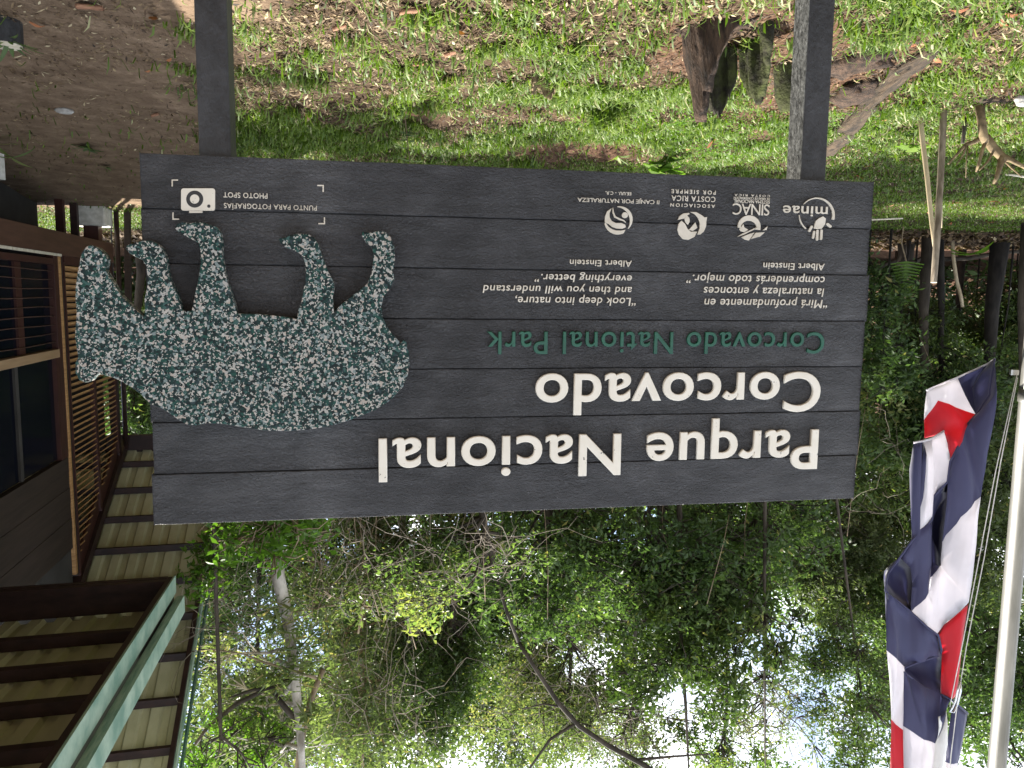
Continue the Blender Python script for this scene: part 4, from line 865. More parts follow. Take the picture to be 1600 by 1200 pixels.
tree('drooping_tree', 'dark drooping branches with sky showing below them near the flag', (1180, 970, 60, 45), 13.0, [(1196, 640), (1194, 960), (1196, 1220)], 'leaf_dark', 0.16, 0.75, 9, 0.45, tr=0.06, droop=0.9)
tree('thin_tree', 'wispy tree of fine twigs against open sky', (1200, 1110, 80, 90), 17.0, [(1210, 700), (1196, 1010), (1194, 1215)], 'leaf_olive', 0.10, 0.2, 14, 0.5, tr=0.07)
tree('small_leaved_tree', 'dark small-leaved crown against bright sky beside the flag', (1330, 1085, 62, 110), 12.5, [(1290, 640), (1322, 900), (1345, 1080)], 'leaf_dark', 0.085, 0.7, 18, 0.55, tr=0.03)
tree('dense_tree', 'olive green crown directly left of the board behind the flag tip', (1320, 900, 85, 100), 20.0, [(1325, 640), (1320, 900)], 'leaf_olive', 0.12, 1.0, 18, 0.33, tr=0.13)
tree('dense_tree', 'mid green leafy tree beside the left board edge', (1395, 690, 85, 100), 19.5, [(1412, 420), (1395, 690)], 'leaf_mid', 0.19, 0.8, 16, 0.6, tr=0.05, hang=5, bark='shade_bark')
tree('dense_tree', 'big olive tree behind the flagpole', (1540, 800, 100, 190), 20.0, [(1552, 392), (1550, 480), (1546, 560), (1540, 800)], 'leaf_olive', 0.15, 1.0, 24, 0.36, tr=0.19, hang=4, bark='shade_bark')
tree('dense_tree', 'dark slender tree left of the board with a straight brown trunk', (1480, 640, 80, 75), 19.0, [(1470, 395), (1471, 470), (1470, 560), (1475, 640)], 'leaf_mid', 0.15, 1.0, 14, 0.32, tr=0.08, bark='shade_bark')
tree('dense_tree', 'tall dark tree high behind the flagpole top', (1570, 1090, 80, 130), 16.0, [(1600, 600), (1575, 1080)], 'leaf_mid', 0.15, 0.85, 16, 0.4, tr=0.12)
tree('dense_tree', 'leafy tree behind the flag between the pole and small-leaved crown', (1440, 1010, 80, 120), 19.0, [(1445, 600), (1440, 1000)], 'leaf_mid', 0.14, 0.8, 16, 0.4, tr=0.12)
tree('dense_tree', 'dark tree between the board and the house wall', (195, 650, 60, 120), 22.0, [(215, 480), (205, 640)], 'leaf_mid', 0.17, 1.0, 14, 0.33, tr=0.14)
tree('dense_tree', 'tall tree behind the lichen tree trunk', (330, 1000, 80, 130), 18.0, [(340, 640), (335, 980), (330, 1120)], 'leaf_mid', 0.14, 0.62, 18, 0.42, tr=0.12)
tree('dense_tree', 'dense background tree behind the bare vine tangles', (620, 960, 130, 110), 20.0, [(640, 640), (620, 950)], 'leaf_mid', 0.17, 0.75, 18, 0.4, tr=0.14)
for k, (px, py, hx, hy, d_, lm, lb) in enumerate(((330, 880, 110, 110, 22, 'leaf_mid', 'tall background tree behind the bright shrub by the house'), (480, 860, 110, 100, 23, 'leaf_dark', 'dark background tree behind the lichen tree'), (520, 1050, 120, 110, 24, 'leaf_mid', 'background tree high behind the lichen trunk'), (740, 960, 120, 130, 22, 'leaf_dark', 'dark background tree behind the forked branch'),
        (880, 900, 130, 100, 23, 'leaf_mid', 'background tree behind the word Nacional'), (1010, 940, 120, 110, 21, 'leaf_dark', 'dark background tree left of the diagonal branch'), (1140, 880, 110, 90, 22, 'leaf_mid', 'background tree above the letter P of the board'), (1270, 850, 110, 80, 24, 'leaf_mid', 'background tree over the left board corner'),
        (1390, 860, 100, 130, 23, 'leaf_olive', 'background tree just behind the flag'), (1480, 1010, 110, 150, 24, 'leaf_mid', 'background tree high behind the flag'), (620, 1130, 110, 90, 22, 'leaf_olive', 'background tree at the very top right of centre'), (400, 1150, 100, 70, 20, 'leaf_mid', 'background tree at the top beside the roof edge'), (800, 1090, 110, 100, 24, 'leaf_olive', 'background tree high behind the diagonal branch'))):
    tree('background_tree', lb, (px, py, hx, hy), d_, [(px + 10, 600), (px, py)], lm, 0.19, 0.85 if py < 1000 else 0.75, 18, 0.42, tr=0.09, dd=2.2, bark='shade_bark')
tree('thin_tree', 'very sparse leafy twigs against the white sky beside the pale stem', (985, 1150, 90, 60), 16.0, [(1000, 700), (990, 1100)], 'leaf_olive', 0.12, 0.4, 10, 0.5, tr=0.06)
tree('thin_tree', 'sparse leafy branches at the top edge left of the pale stem', (1130, 1170, 70, 50), 15.0, [(1140, 700), (1135, 1120)], 'leaf_mid', 0.11, 0.4, 8, 0.5, tr=0.05)
tree('small_leaved_tree', 'bright feathery leaves at the very top beside the roof edge', (360, 1185, 55, 30), 10.0, [(330, 700), (345, 1150)], 'leaf_bright', 0.09, 0.7, 8, 0.55, tr=0.04)
# understorey along the forest edge
sh = [(1360, 455, 40, 45, 17.5, 'leaf_mid'), (1430, 520, 60, 50, 20, 'leaf_dark'), (1520, 540, 70, 60, 24, 'leaf_dark'), (1590, 480, 50, 60, 23, 'leaf_dark'), (1380, 560, 45, 55, 17, 'leaf_mid'), (1560, 600, 70, 50, 21, 'leaf_mid'), (1640, 560, 60, 120, 22, 'leaf_mid'), (1280, 500, 60, 110, 18, 'leaf_mid'),
      (1130, 520, 90, 120, 19, 'leaf_dark'), (950, 540, 100, 130, 18, 'leaf_mid'), (760, 540, 100, 130, 18, 'leaf_dark'), (580, 540, 90, 130, 19, 'leaf_mid'), (420, 540, 90, 130, 20, 'leaf_dark'), (230, 500, 60, 75, 24, 'leaf_dark'), (90, 520, 90, 100, 26, 'leaf_dark')]
labs = ['low shrub at the litter edge just left of the board', 'dark shrub deep in shade behind the two stakes', 'dark shrub in shade right of the big trunk', 'dark undergrowth bush by the flagpole', 'leafy bush against the middle of the left board edge', 'bush under the flag tip', 'bush at the far left edge behind the flagpole', 'bush hidden behind the left end of the board',
        'dark bush behind the logos', 'bush behind the board near the quotes', 'dark bush behind the middle of the board', 'bush behind the tapir rump', 'dark bush behind the tapir body', 'dark bush between the tapir head and front leg', 'dark undergrowth behind the house corner']
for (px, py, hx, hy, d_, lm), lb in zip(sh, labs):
    tree('forest_shrub', lb, (px, py, hx, hy), d_, [(px, py - hy * 0.6), (px, py)], lm, 0.16, 0.95, 10, 0.40, tr=0.022, bark='shade_bark', cat='shrub', group='shrubs along the forest edge', dd=1.4, limbs=True)
# far wood that reads as one mass
n = 90000; X = rng.uniform(-48, 34, n); Y = 29 + rng.random(n) * 6 + 0.02 * np.abs(X); Z = rng.random(n) ** 0.8 * (9.5 + 3.0 * fbm(X * 0.25, X * 0.1 + 3))
Z += -0.8 * np.sin(X) * 0.2
P_ = np.stack([X, Y, Z], 1); tn = np.clip(0.30 + 0.5 * (fbm(X * 0.8, Z * 0.8) - 0.47) + rng.normal(0, 0.12, n), 0, 0.9)
Vv, T, tt = leaf_arrays(P_, rng.uniform(0.35, 0.65, n), rng.uniform(0.16, 0.3, n), tn, 0.3)
tag(mesh_np('far_forest', Vv, T, M['leaf_dark'], attr={'tone': tt}), 'dense dark wood closing the view far behind the trees', 'forest', kind='stuff')
# tangles of bare pale twigs and thin lianas, each belonging to the tree it grows on
def tangle(root, px, py, hx, hy, d_, n, r0=0.006, ln=1.0):
    b = MB(); base = Vector(root.location)
    for _ in range(n):
        p = at(px + random.gauss(0, hx * .6), py + random.gauss(0, hy * .6), d_ + random.uniform(-.7, .7)) - base
        dv = Vector((random.gauss(0, 1), random.gauss(0, .6), random.gauss(0, .9))).normalized(); pts = [p]; l_ = random.uniform(.4, 1.5) * ln
        for k in range(6):
            dv = (dv + Vector((random.gauss(0, .35), random.gauss(0, .3), random.gauss(-.06, .35)))).normalized(); pts.append(pts[-1] + dv * l_ / 6)
        b.tube(pts, [r0 * (1 - .13 * k) for k in range(7)], 4, cap=False)
    b.build('twigs', M['twig'], root, smooth=True)
byl = {o.get('label'): o for o in C.objects if o.parent is None and o.get('label')}
tangle(byl['tree hung with bare grey vine tangles above the middle of the board'], 590, 870, 90, 75, 11.6, 90, 0.007, 1.3)
tangle(byl['slender tree with pale lichen-covered trunk and epiphytes beside the porch roof'], 385, 960, 60, 70, 10.8, 90, 0.0055)
tangle(byl['light green tree with a leaning forked branch above the board'], 740, 860, 80, 60, 11.0, 50, 0.006, 1.2)
tangle(byl['light sparse tree with thin tan stems left of the pale trunk'], 590, 1110, 100, 80, 14.5, 60, 0.009, 1.6)
tangle(byl['sparse pale tree around the long diagonal branch against the sky'], 880, 1090, 100, 80, 16.0, 70, 0.008, 1.6)
tangle(byl['wispy tree of fine twigs against open sky'], 1190, 1110, 90, 80, 15.5, 80, 0.006, 1.5)
tangle(byl['very sparse leafy twigs against the white sky beside the pale stem'], 1010, 1150, 80, 50, 15.0, 60, 0.006, 1.5)
tangle(byl['dark tree slender'] if 'dark tree slender' in byl else byl['big olive tree behind the flagpole'], 1380, 760, 120, 60, 17.0, 22, 0.006, 1.5)

# ------------------------------------------------------------------ things on the ground
def gz(p): return float(gheight(np.array([p.x]), np.array([p.y]))[0])
def gp(x, y):
    q = ground(x, y, 0.0)
    for _ in range(3): q = ground(x, y, gz(q))
    return q
def one(b, name, mats, org, label, cat, group=None, smooth=False, bevel=0):
    o = b.build(name, mats, smooth=smooth, bevel=bevel); o.location = org; return tag(o, label, cat, group)
def chunk(name, org, size, rot, mat, label, cat, group=None, seed=0, sub=3, amp=0.25, parent=None):
    bm = bmesh.new(); bmesh.ops.create_icosphere(bm, subdivisions=sub, radius=1)
    from mathutils import noise as mn
    for v in bm.verts:
        k = 1 + amp * mn.fractal(v.co * 1.6 + Vector((seed * 7.1, seed, 3)), 1, 2, 4)
        v.co = Vector((v.co.x * size[0] * k, v.co.y * size[1] * k, v.co.z * size[2] * k))
    for f in bm.faces: f.smooth = True
    me = bpy.data.meshes.new(name); bm.to_mesh(me); bm.free(); me.materials.append(mat)
    o = bpy.data.objects.new(name, me); C.objects.link(o); o.rotation_euler = rot; o.location = org
    return tag(o, label, cat, group) if label else o
from mathutils import noise as mnoise
# broken stump: a rotten shell of jagged upright shards round a dark hollow
q = gp(1128, 45); st_r = tag(empty('broken_stump', q), 'broken rotten stump with jagged mossy shards beside the left post', 'stump')
M['moss'] = simple('mossy_rotten_wood', (0.016, 0.013, 0.007), (0.050, 0.060, 0.013), 0.95, 11, None, 1.0, 0.02)
def shell(a0, a1, r0, hts, th, mat, seed, lean=(0, 0)):
    n = 30; m_ = 16; vs = []; 
    for side in (0, 1):
        for i in range(n):
            a = RAD(a0 + (a1 - a0) * i / (n - 1)); f = i / (n - 1); H = np.interp(f, np.linspace(0, 1, len(hts)), hts) + 0.07 * mnoise.noise(Vector((i * 0.8, seed, 0))) * np.interp(f, np.linspace(0, 1, len(hts)), hts) / 0.4
            for j in range(m_):
                z = -0.08 + (H + 0.08) * j / (m_ - 1); rr = r0 * (1.18 - 0.3 * z) - (th * (1 - 0.55 * j / (m_ - 1)) if side else 0)
                rr += 0.030 * mnoise.fractal(Vector((math.cos(a) * 3.2, math.sin(a) * 3.2, z * 2.5 + seed + side * 9)), 1, 2, 3) + 0.012 * mnoise.noise(Vector((a * 9, z * 2, seed)))
                vs.append((math.cos(a) * rr + lean[0] * z, math.sin(a) * rr + lean[1] * z, z))
    fs = []; o_ = n * m_
    for i in range(n - 1):
        for j in range(m_ - 1):
            k = i * m_ + j; fs.append([k, k + m_, k + m_ + 1, k + 1]); fs.append([o_ + k, o_ + k + 1, o_ + k + m_ + 1, o_ + k + m_])
        k = i * m_ + m_ - 1; fs.append([k, k + m_, o_ + k + m_, o_ + k])
    for i in (0, n - 1):
        for j in range(m_ - 1): k = i * m_ + j; fs.append([k, k + 1, o_ + k + 1, o_ + k] if i == 0 else [k, o_ + k, o_ + k + 1, k + 1])
    b = MB(); b.add(vs, fs); return b.build('shard', M[mat], st_r, smooth=True)
shell(-95, 60, 0.20, [0.04, 0.2, 0.34, 0.50, 0.55, 0.36, 0.2], 0.11, 'rot', 1, (-0.16, 0.05))
shell(62, 128, 0.20, [0.22, 0.40, 0.46, 0.36, 0.24], 0.06, 'moss', 4, (-0.12, 0.12))
shell(129, 215, 0.25, [0.22, 0.34, 0.40, 0.30, 0.22, 0.1], 0.08, 'moss', 8, (-0.1, 0.1))
o = chunk('crumbled_wood', (0, 0, 0), (0.26, 0.22, 0.035), (0, 0, 0.3), M['rot'], None, None, seed=3, amp=0.7); o.parent = st_r
q = gp(1232, 100)
b = MB(); b.tube([(0, 0, -0.1), (0.0, 0.0, 0.05), (-0.02, 0.03, 0.2), (-0.03, 0.05, 0.3)], [0.11, 0.10, 0.085, 0.045], 10, jit=0.2)
one(b, 'rotten_stub', M['moss'], q, 'short mossy rotten stub tucked against the left post', 'stump', smooth=True)
q = gp(852, 115); st_r = tag(empty('split_stump', q), 'small split stub of two pale standing splinters in the grass', 'stump')
shell(-20, 40, 0.07, [0.06, 0.14, 0.08], 0.03, 'root', 12, (0.1, 0.1)); shell(60, 170, 0.09, [0.06, 0.13, 0.16, 0.05], 0.035, 'root', 15, (0.1, 0.15))
# long rotting log
pl_ = [(1472, 62), (1448, 78), (1412, 104), (1372, 140), (1340, 176), (1318, 208), (1290, 234)]
P_ = [gp(x, y) for x, y in pl_]; org = P_[3]
nr, na = 70, 34; vs = []
for i in range(nr):
    f = i / (nr - 1) * (len(P_) - 1); k = min(int(f), len(P_) - 2); c = P_[k].lerp(P_[k + 1], f - k) - org; d = (P_[k + 1] - P_[k]).normalized(); s_ = Vector((d.y, -d.x, 0)).normalized()
    R_ = 0.02 + 0.068 * math.sin(math.pi * min(1, 0.12 + 0.88 * i / (nr - 1)) * 0.62)
    for j in range(na):
        a = 2 * math.pi * j / na; rr = R_ * (1 + 0.38 * mnoise.fractal(Vector((math.cos(a) * 1.9, math.sin(a) * 1.9, i * 0.10)), 1, 2, 4) + 0.20 * mnoise.noise(Vector((math.cos(a) * 6, math.sin(a) * 6, i * 0.05))))
        vs.append(c + s_ * math.cos(a) * rr * 1.15 + Vector((0, 0, math.sin(a) * rr * 0.95 + R_ * 0.1)))
fs = [[i * na + j, i * na + (j + 1) % na, (i + 1) * na + (j + 1) % na, (i + 1) * na + j] for i in range(nr - 1) for j in range(na)] + [list(range(na))[::-1], [(nr - 1) * na + j for j in range(na)]]
b = MB(); b.add(vs, fs); one(b, 'fallen_log', M['rot_log'], org, 'long weathered rotting log lying diagonally in the grass left of the left post', 'log', smooth=True)
for k, (x, y, a, b_, lab) in enumerate(((1330, 92, 0.28, 0.16, 'flat slab of crumbling bark lying between the left post and the long log'), (1330, 140, 0.30, 0.18, 'rotten brown wood block beside the long log'))):
    q = gp(x, y); chunk('rotten_wood', q, (a, b_, 0.09), (0.1, 0.05, 0.7 + k), M['rot'], lab, 'wood', 'rotten wood around the long log', seed=20 + k, amp=0.55)
# wood chips
for k, (x, y, l_, w_, lab) in enumerate(((918, 197, 0.17, 0.075, 'reddish brown furrowed wood chip in front of the dark hollow'), (707, 76, 0.11, 0.04, 'brown wood chip in the grass between the posts'), (655, 94, 0.09, 0.03, 'narrow orange brown wood chip left of another chip in mid lawn'), (640, 10, 0.11, 0.05, 'pale wood chip at the near edge of the lawn'),
        (903, 103, 0.07, 0.03, 'small purple brown bark chip by the split stub'), (640, 172, 0.16, 0.06, 'dark brown bark piece under the little sapling'), (1285, 5, 0.1, 0.05, 'brown bark chip by the foot of the left post'), (530, 35, 0.08, 0.03, 'orange sliver of bark on bare soil by the right post'), (242, 175, 0.07, 0.035, 'small orange bark flake on the bare earth'), (140, 4, 0.14, 0.06, 'tan wood splinter lying on the bare earth'))):
    q = gp(x, y); b = MB(); n = 9; vs = []
    for s_ in (0, 1):
        for i in range(n):
            for j in range(5):
                u_ = i / (n - 1) - .5; v_ = j / 4 - .5; tap_ = 1 - 1.2 * abs(u_) ** 2.2
                vs.append((u_ * l_, v_ * w_ * tap_ + 0.004 * math.sin(i * 2.1 + k), (0.012 if s_ else 0) + 0.010 * math.cos(v_ * 3) + 0.003 * math.sin(j * 2.6 + i * .4 + k) + 0.012 * u_))
    o_ = n * 5; fs = []
    for i in range(n - 1):
        for j in range(4):
            a = i * 5 + j; fs += [[a, a + 1, a + 6, a + 5], [o_ + a, o_ + a + 5, o_ + a + 6, o_ + a + 1]]
        for j in (0, 4): a = i * 5 + j; fs.append([a, a + 5, o_ + a + 5, o_ + a])
    for i in (0, n - 1):
        for j in range(4): a = i * 5 + j; fs.append([a, a + 1, o_ + a + 1, o_ + a])
    b.add(vs, fs); o = one(b, 'wood_chip', M['chipwood'], q + Vector((0, 0, 0.015)), lab, 'wood chip', 'wood chips strewn on the grass', smooth=True); o.rotation_euler = (random.uniform(-.2, .3), random.uniform(-.2, .2), random.uniform(-.6, .6))
# stakes and sticks
def stick(pts, rs, mat, name, label, cat='stick', cut=None, d=None):
    base = gp(*pts[0]); dep = (base - EYE).dot(cF) if d is None else d
    P_ = [base - Vector((0, 0, 0.08))] + [at(x, y, dep) for x, y in pts[1:]]
    P2 = [p - base for p in P_]; b = MB(); b.tube(P2, rs, 10, jit=0.05)
    o = one(b, name, M[mat], base, label, cat, smooth=True)
    if cut:
        e = P2[-1]; dv = (P2[-1] - P2[-2]).normalized(); c = MB(); c.tube([e + dv * 0.0005, e + dv * 0.003], rs[-1] * 0.97, 10); c.build('cut_end', M['cutwood'], o)
    return o
stick([(1436, 178), (1441, 214), (1449, 280), (1456, 350), (1463, 402)], [0.018, 0.022, 0.020, 0.019, 0.018], 'stick', 'garden_stake', 'slim peeled tan stake leaning against the thicker grey stake', 'stake')
stick([(1474, 166), (1473, 210), (1469, 290), (1464, 370), (1459, 441)], [0.027, 0.027, 0.026, 0.026, 0.025], 'stake', 'garden_stake', 'thick grey brown stake with a pale cut top', 'stake', cut=True)
stick([(1476, 215), (1474, 260), (1472, 300), (1471.5, 356)], [0.007, 0.007, 0.006, 0.005], 'stick', 'garden_stake', 'very thin pale cane right behind the thick grey stake', 'stake', d=7.5)
stick([(1487, 372), (1490, 405), (1495, 440), (1501, 462), (1504, 480)], [0.045, 0.045, 0.045, 0.045, 0.042], 'stick', 'standing_stick', 'bent pale stick standing in the brown litter by the dark forest')
stick([(1509, 182), (1507, 200), (1504, 224)], [0.017, 0.017, 0.015], 'bark', 'stake_stub', 'short dark brown stub between the stakes and the dry root', 'stake')
# dry upturned root
q = gp(1530, 158); dep = (q - EYE).dot(cF); rt = tag(empty('dry_root', q), 'dry branching tan root standing upturned on the lawn at the left', 'root')
for pts, rs in (([(1530, 156), (1533, 185), (1537, 212), (1540, 222)], [0.045, 0.034, 0.032, 0.03]), ([(1540, 214), (1552, 232), (1566, 246), (1580, 250), (1602, 262), (1630, 272)], [0.035, 0.036, 0.034, 0.02, 0.013, 0.008]), ([(1538, 214), (1522, 222), (1508, 227), (1498, 238), (1482, 256)], [0.022, 0.018, 0.015, 0.012, 0.008]),
                ([(1540, 220), (1535, 236), (1529, 258), (1525, 268)], [0.016, 0.014, 0.012, 0.007]), ([(1545, 222), (1550, 240), (1543, 253), (1530, 266)], [0.012, 0.010, 0.009, 0.006]), ([(1567, 244), (1562, 262), (1557, 278), (1552, 287)], [0.028, 0.022, 0.016, 0.008]), ([(1510, 226), (1506, 240), (1494, 258)], [0.010, 0.008, 0.004]), ([(1568, 250), (1580, 262), (1596, 276)], [0.008, 0.006, 0.004]), ([(1512, 228), (1510, 252), (1509, 278)], [0.005, 0.004, 0.003])):
    b = MB(); b.tube([at(x, y, dep + random.uniform(-.06, .06) * (i > 0)) - q for i, (x, y) in enumerate(pts)], rs, 8, jit=0.12); b.build('root_branch', M['root'], rt, smooth=True)
q = gp(1560, 150); chunk('soil_clod', q, (0.20, 0.10, 0.055), (0, 0.05, 0.2), M['rot_log'], 'low clod of brown earth under the dry root', 'soil', seed=41, amp=0.5)
q = gp(1594, 148); chunk('pale_stone', q + Vector((0, -0.05, 0.05)), (0.065, 0.05, 0.05), (0, 0, 0), M['stone'], 'pale grey stone beside the dry root at the left edge', 'stone', seed=44)
q = gp(100, 170); chunk('pale_stone', q + Vector((0, 0, 0.015)), (0.085, 0.05, 0.03), (0, 0.1, 0.1), M['stone'], 'flat grey stone lying on the bare earth before the house', 'stone', seed=47)
q = gp(1572, 268); b = MB(); b.tube([(0, 0, 0.03), (-0.25, 0.05, 0.05), (-0.5, 0.1, 0.05)], 0.014, 7); one(b, 'white_stick', M['cutwood'], q, 'white stick lying on the lawn behind the dry root', 'stick', smooth=True)
q = gp(1375, 338); b = MB(); b.tube([(-0.45, 0, 0.03), (0.1, 0.15, 0.05), (0.6, 0.3, 0.03)], 0.018, 7); one(b, 'white_stick', M['cutwood'], q, 'pale thin stick lying far out on the lawn left of the board', 'stick', smooth=True)
# fallen branches at the forest edge
for k, (x0, y0, x1, y1, r_, lab) in enumerate(((1345, 432, 1400, 408, 0.05, 'fallen grey branch touching the left board edge'), (1405, 412, 1470, 397, 0.06, 'dark fallen branch behind the palm seedling'), (1455, 405, 1620, 392, 0.07, 'long dark fallen trunk along the forest edge'))):
    A_ = at(x0, y0, 19.5 + k); B_ = at(x1, y1, 19.5 + k); mid = A_.lerp(B_, 0.5); b = MB()
    b.tube([A_ - mid, A_.lerp(B_, .35) - mid + Vector((0, 0, .06)), A_.lerp(B_, .7) - mid + Vector((0, 0, -.04)), B_ - mid], [r_, r_ * .9, r_ * .8, r_ * .6], 7, jit=0.15); one(b, 'fallen_branch', M['bark'], mid, lab, 'branch', 'fallen branches at the forest edge', smooth=True)
q = gp(1416, 376); b = MB(); b.tube([(0, 0, -.1), (0, 0, 0.35), (0.02, 0, 0.72)], [0.26, 0.2, 0.19], 10, jit=0.12); one(b, 'old_stump', M['bark'], q, 'small fluted brown stump at the forest edge behind the palm seedling', 'stump', smooth=True)
# seedlings
def leafblade(L, W, n=7):
    vs = []; 
    for i in range(n):
        f = i / (n - 1); w_ = W * math.sin(math.pi * min(1, 0.06 + 0.94 * f)) ** 0.8 * (0.5 + 0.5 * (1 - f) ** 0.3) / 2
        vs += [(-w_, f * L, 0.10 * W - L * 0.25 * f * f), (0, f * L, -L * 0.25 * f * f), (w_, f * L, 0.10 * W - L * 0.25 * f * f)]
    fs = []
    for i in range(n - 1): a = 3 * i; fs += [[a, a + 1, a + 4, a + 3], [a + 1, a + 2, a + 5, a + 4]]
    return vs, fs
def seedling(q, label, name, leaves, stem_h, mat='leaf_bright', tone=0.5, cat='plant', stems=True, group=None, lean=(0, 0)):
    rt = tag(empty(name, q), label, cat, group)
    if stems: b = MB(); b.tube([(0, 0, -0.03), (lean[0] * .5, lean[1] * .5, stem_h * .5), (lean[0], lean[1], stem_h)], [0.006, 0.005, 0.003], 6); b.build('stem', M['tan_bark'], rt)
    for (h, az, el, L, W) in leaves:
        vs, fs = leafblade(L, W); Rm = Matrix.Rotation(RAD(az), 3, 'Z') @ Matrix.Rotation(RAD(el), 3, 'X'); f = h / max(stem_h, 0.01)
        V_ = np.array([Rm @ Vector(v) + Vector((lean[0] * f, lean[1] * f, h)) for v in vs]); mesh_np('leaf', V_, np.array(fs), M[mat], rt, {'tone': np.full(len(V_), np.clip(tone + random.uniform(-.2, .25), 0, 1))}, smooth=True)
    return rt
R_ = lambda a, b_: random.uniform(a, b_)
seedling(gp(1040, 232), 'low plant with broad shiny light green leaves just under the board', 'broadleaf_plant', [(R_(.05, .35), R_(0, 360), R_(-10, 50), R_(.18, .26), R_(.12, .17)) for _ in range(26)], 0.32, tone=0.7)
seedling(gp(632, 182), 'dark little sapling with few leaves standing before the board', 'sapling', [(R_(.08, .42), R_(0, 360), R_(-10, 40), R_(.09, .14), R_(.05, .07)) for _ in range(12)], 0.45, 'leaf_mid', 0.4, lean=(-0.05, 0.02))
seedling(gp(965, 222), 'thin seedling with narrow pointed leaves growing from the dark hollow', 'seedling', [(0.14, R_(0, 360), R_(10, 50), .16, .035) for _ in range(8)], 0.15, 'leaf_mid', 0.7)
seedling(gp(1428, 205), 'seedling with round yellow green leaves behind the tan stake', 'seedling', [(R_(.1, .16), a, R_(0, 20), .16, .12) for a in (70, 100, 250, 290, 200, 20)], 0.16, 'leaf_bright', 0.95)
seedling(gp(136, 226), 'small rosette weed with dark green leaves on the bare earth', 'weed', [(0.02, k * 36 + R_(-10, 10), R_(5, 35), R_(.12, .19), .05) for k in range(11)], 0.02, 'leaf_mid', 0.35, stems=False)
seedling(gp(168, 258), 'tiny flat weed on bare earth near the board corner', 'weed', [(0.02, k * 45 + R_(-10, 10), R_(5, 35), R_(.08, .12), .035) for k in range(8)], 0.02, 'leaf_mid', 0.4, stems=False)
seedling(gp(16, 215), 'young plant with three long green leaves at the right edge of bare earth', 'seedling', [(0.2, a, e, .24, .07) for a, e in ((80, -10), (265, 5), (200, -20), (150, 20), (20, 30))] + [(0.06, R_(0, 360), 20, .12, .03) for _ in range(6)], 0.22, 'leaf_mid', 0.75)
seedling(gp(12, 30), 'grassy weed growing beside the pale-topped post stub', 'weed', [(0.1, R_(0, 360), R_(10, 60), R_(.12, .2), .03) for _ in range(16)], 0.1, 'leaf_mid', 0.5)
seedling(gp(1522, 362), 'seedling with broad light green leaves on the litter by the flagpole', 'seedling', [(0.5, a, e, .5, .26) for a, e in ((75, -5), (110, -20), (285, 0), (200, 15), (330, 10))], 0.5, 'leaf_bright', 0.7)
q = gp(1412, 352); pf = tag(empty('palm_seedling', q), 'small palm seedling with one pleated fan-shaped leaf left of the board', 'plant')
b = MB(); tipz = at(1416, 408, (q - EYE).dot(cF)) - q; b.tube([(0, 0, -.05), (0.02, 0, tipz.z * .5), tuple(tipz)], 0.014, 6); b.build('stem', M['tan_bark'], pf)
vs = []; fs = []
for s_ in (-1, 1):
    for i in range(9):
        y0, y1 = i * 0.062, i * 0.062 + 0.055; ln = 0.36 * (1 - i / 9.5) ** 0.75; k = len(vs)
        vs += [(0, 0, y0), (0, 0, y1), (s_ * ln, -0.06, y0 + 0.06), (s_ * ln * .96, -0.06, y0 + 0.085), (s_ * ln * .5, 0.03, (y0 + y1) / 2 + 0.03)]; fs += [[k, k + 2, k + 4], [k + 2, k + 3, k + 4], [k + 4, k + 3, k + 1], [k, k + 4, k + 1]]
V_ = np.array([(x + tipz.x, y + tipz.y, z + tipz.z) for x, y, z in vs]); mesh_np('frond', V_, np.array(fs), M['leaf_bright'], pf, {'tone': np.full(len(V_), 0.6)})
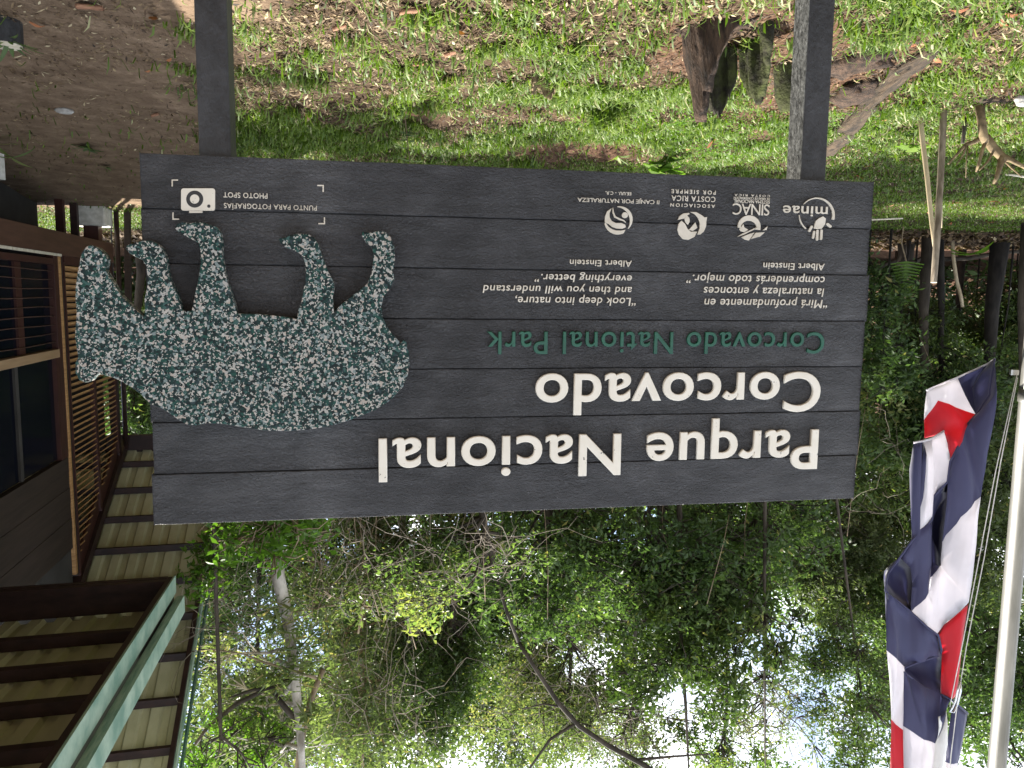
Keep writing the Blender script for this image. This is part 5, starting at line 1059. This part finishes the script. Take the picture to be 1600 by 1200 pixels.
# cut post stub and pale marker at the right edge
q = gp(6, 32); pst = tag(empty('post_stub', q), 'dark round post stub with a pale sawn top at the right edge', 'post')
b = MB(); b.tube([(0, 0, -.1), (0, 0, 0.14)], 0.095, 18, jit=0.02); b.build('stub', M['post'], pst, smooth=False)
b = MB(); b.tube([(0, 0, 0.1403), (0, 0, 0.146)], 0.09, 18); b.build('sawn_top', M['cutwood'], pst)
q = gp(-4, 240); b = MB(); b.box(-.05, .05, -.05, .05, -.1, .3); b.mi = [0] * 6; one(b, 'marker_post', M['conc'], q, 'short pale concrete marker post at the right edge before the house', 'post', bevel=0.008)
# orange dead leaves on the lawn
dl = [(1425, 62, 0.09), (1465, 85, 0.13), (1512, 80, 0.11), (1330, 93, 0.15), (1487, 115, 0.08), (1510, 128, 0.1), (1412, 158, 0.08), (1380, 183, 0.09), (1368, 172, 0.07), (1430, 246, 0.13), (1424, 240, 0.11), (1575, 205, 0.12), (1570, 28, 0.12), (1590, 12, 0.13), (1498, 8, 0.1), (1340, 272, 0.16), (1495, 315, 0.16), (1553, 313, 0.16), (1485, 347, 0.18), (1545, 343, 0.2), (1355, 255, 0.12), (1530, 293, 0.15), (1575, 290, 0.18), (1452, 330, 0.16), (1390, 318, 0.16), (1250, 45, 0.08), (1075, 228, 0.13), (1112, 220, 0.14), (720, 45, 0.08), (240, 22, 0.10), (262, 88, 0.08), (60, 32, 0.11), (230, 106, 0.06), (480, 178, 0.08)]
proto = None
for k, (x, y, L) in enumerate(dl):
    if k % 3 == 0:
        vs, fs = leafblade(1.0, 0.42, 6); V_ = np.array([(a * (1 + .2 * math.sin(k)), b_ - .5, c * (0.4 + 0.3 * (k % 4)) + 0.10 + 0.08 * math.sin(b_ * 5 + k)) for a, b_, c in vs])
        proto = mesh_np('dead_leaf', V_, np.array(fs), M['deadleaf'], None, {'tone': np.full(len(V_), random.uniform(0.05, 0.95))}, smooth=True); o = proto
    else: o = proto.copy(); C.objects.link(o)
    q = gp(x, y); o.location = q + Vector((0, 0, 0.02)); o.scale = (L, L, L); o.rotation_euler = (R_(-.25, .25), R_(-.25, .25), R_(0, 6.3))
    tag(o, 'curled orange brown dead leaf lying on the lawn or bare soil', 'dead leaf', 'orange dead leaves scattered on the ground')
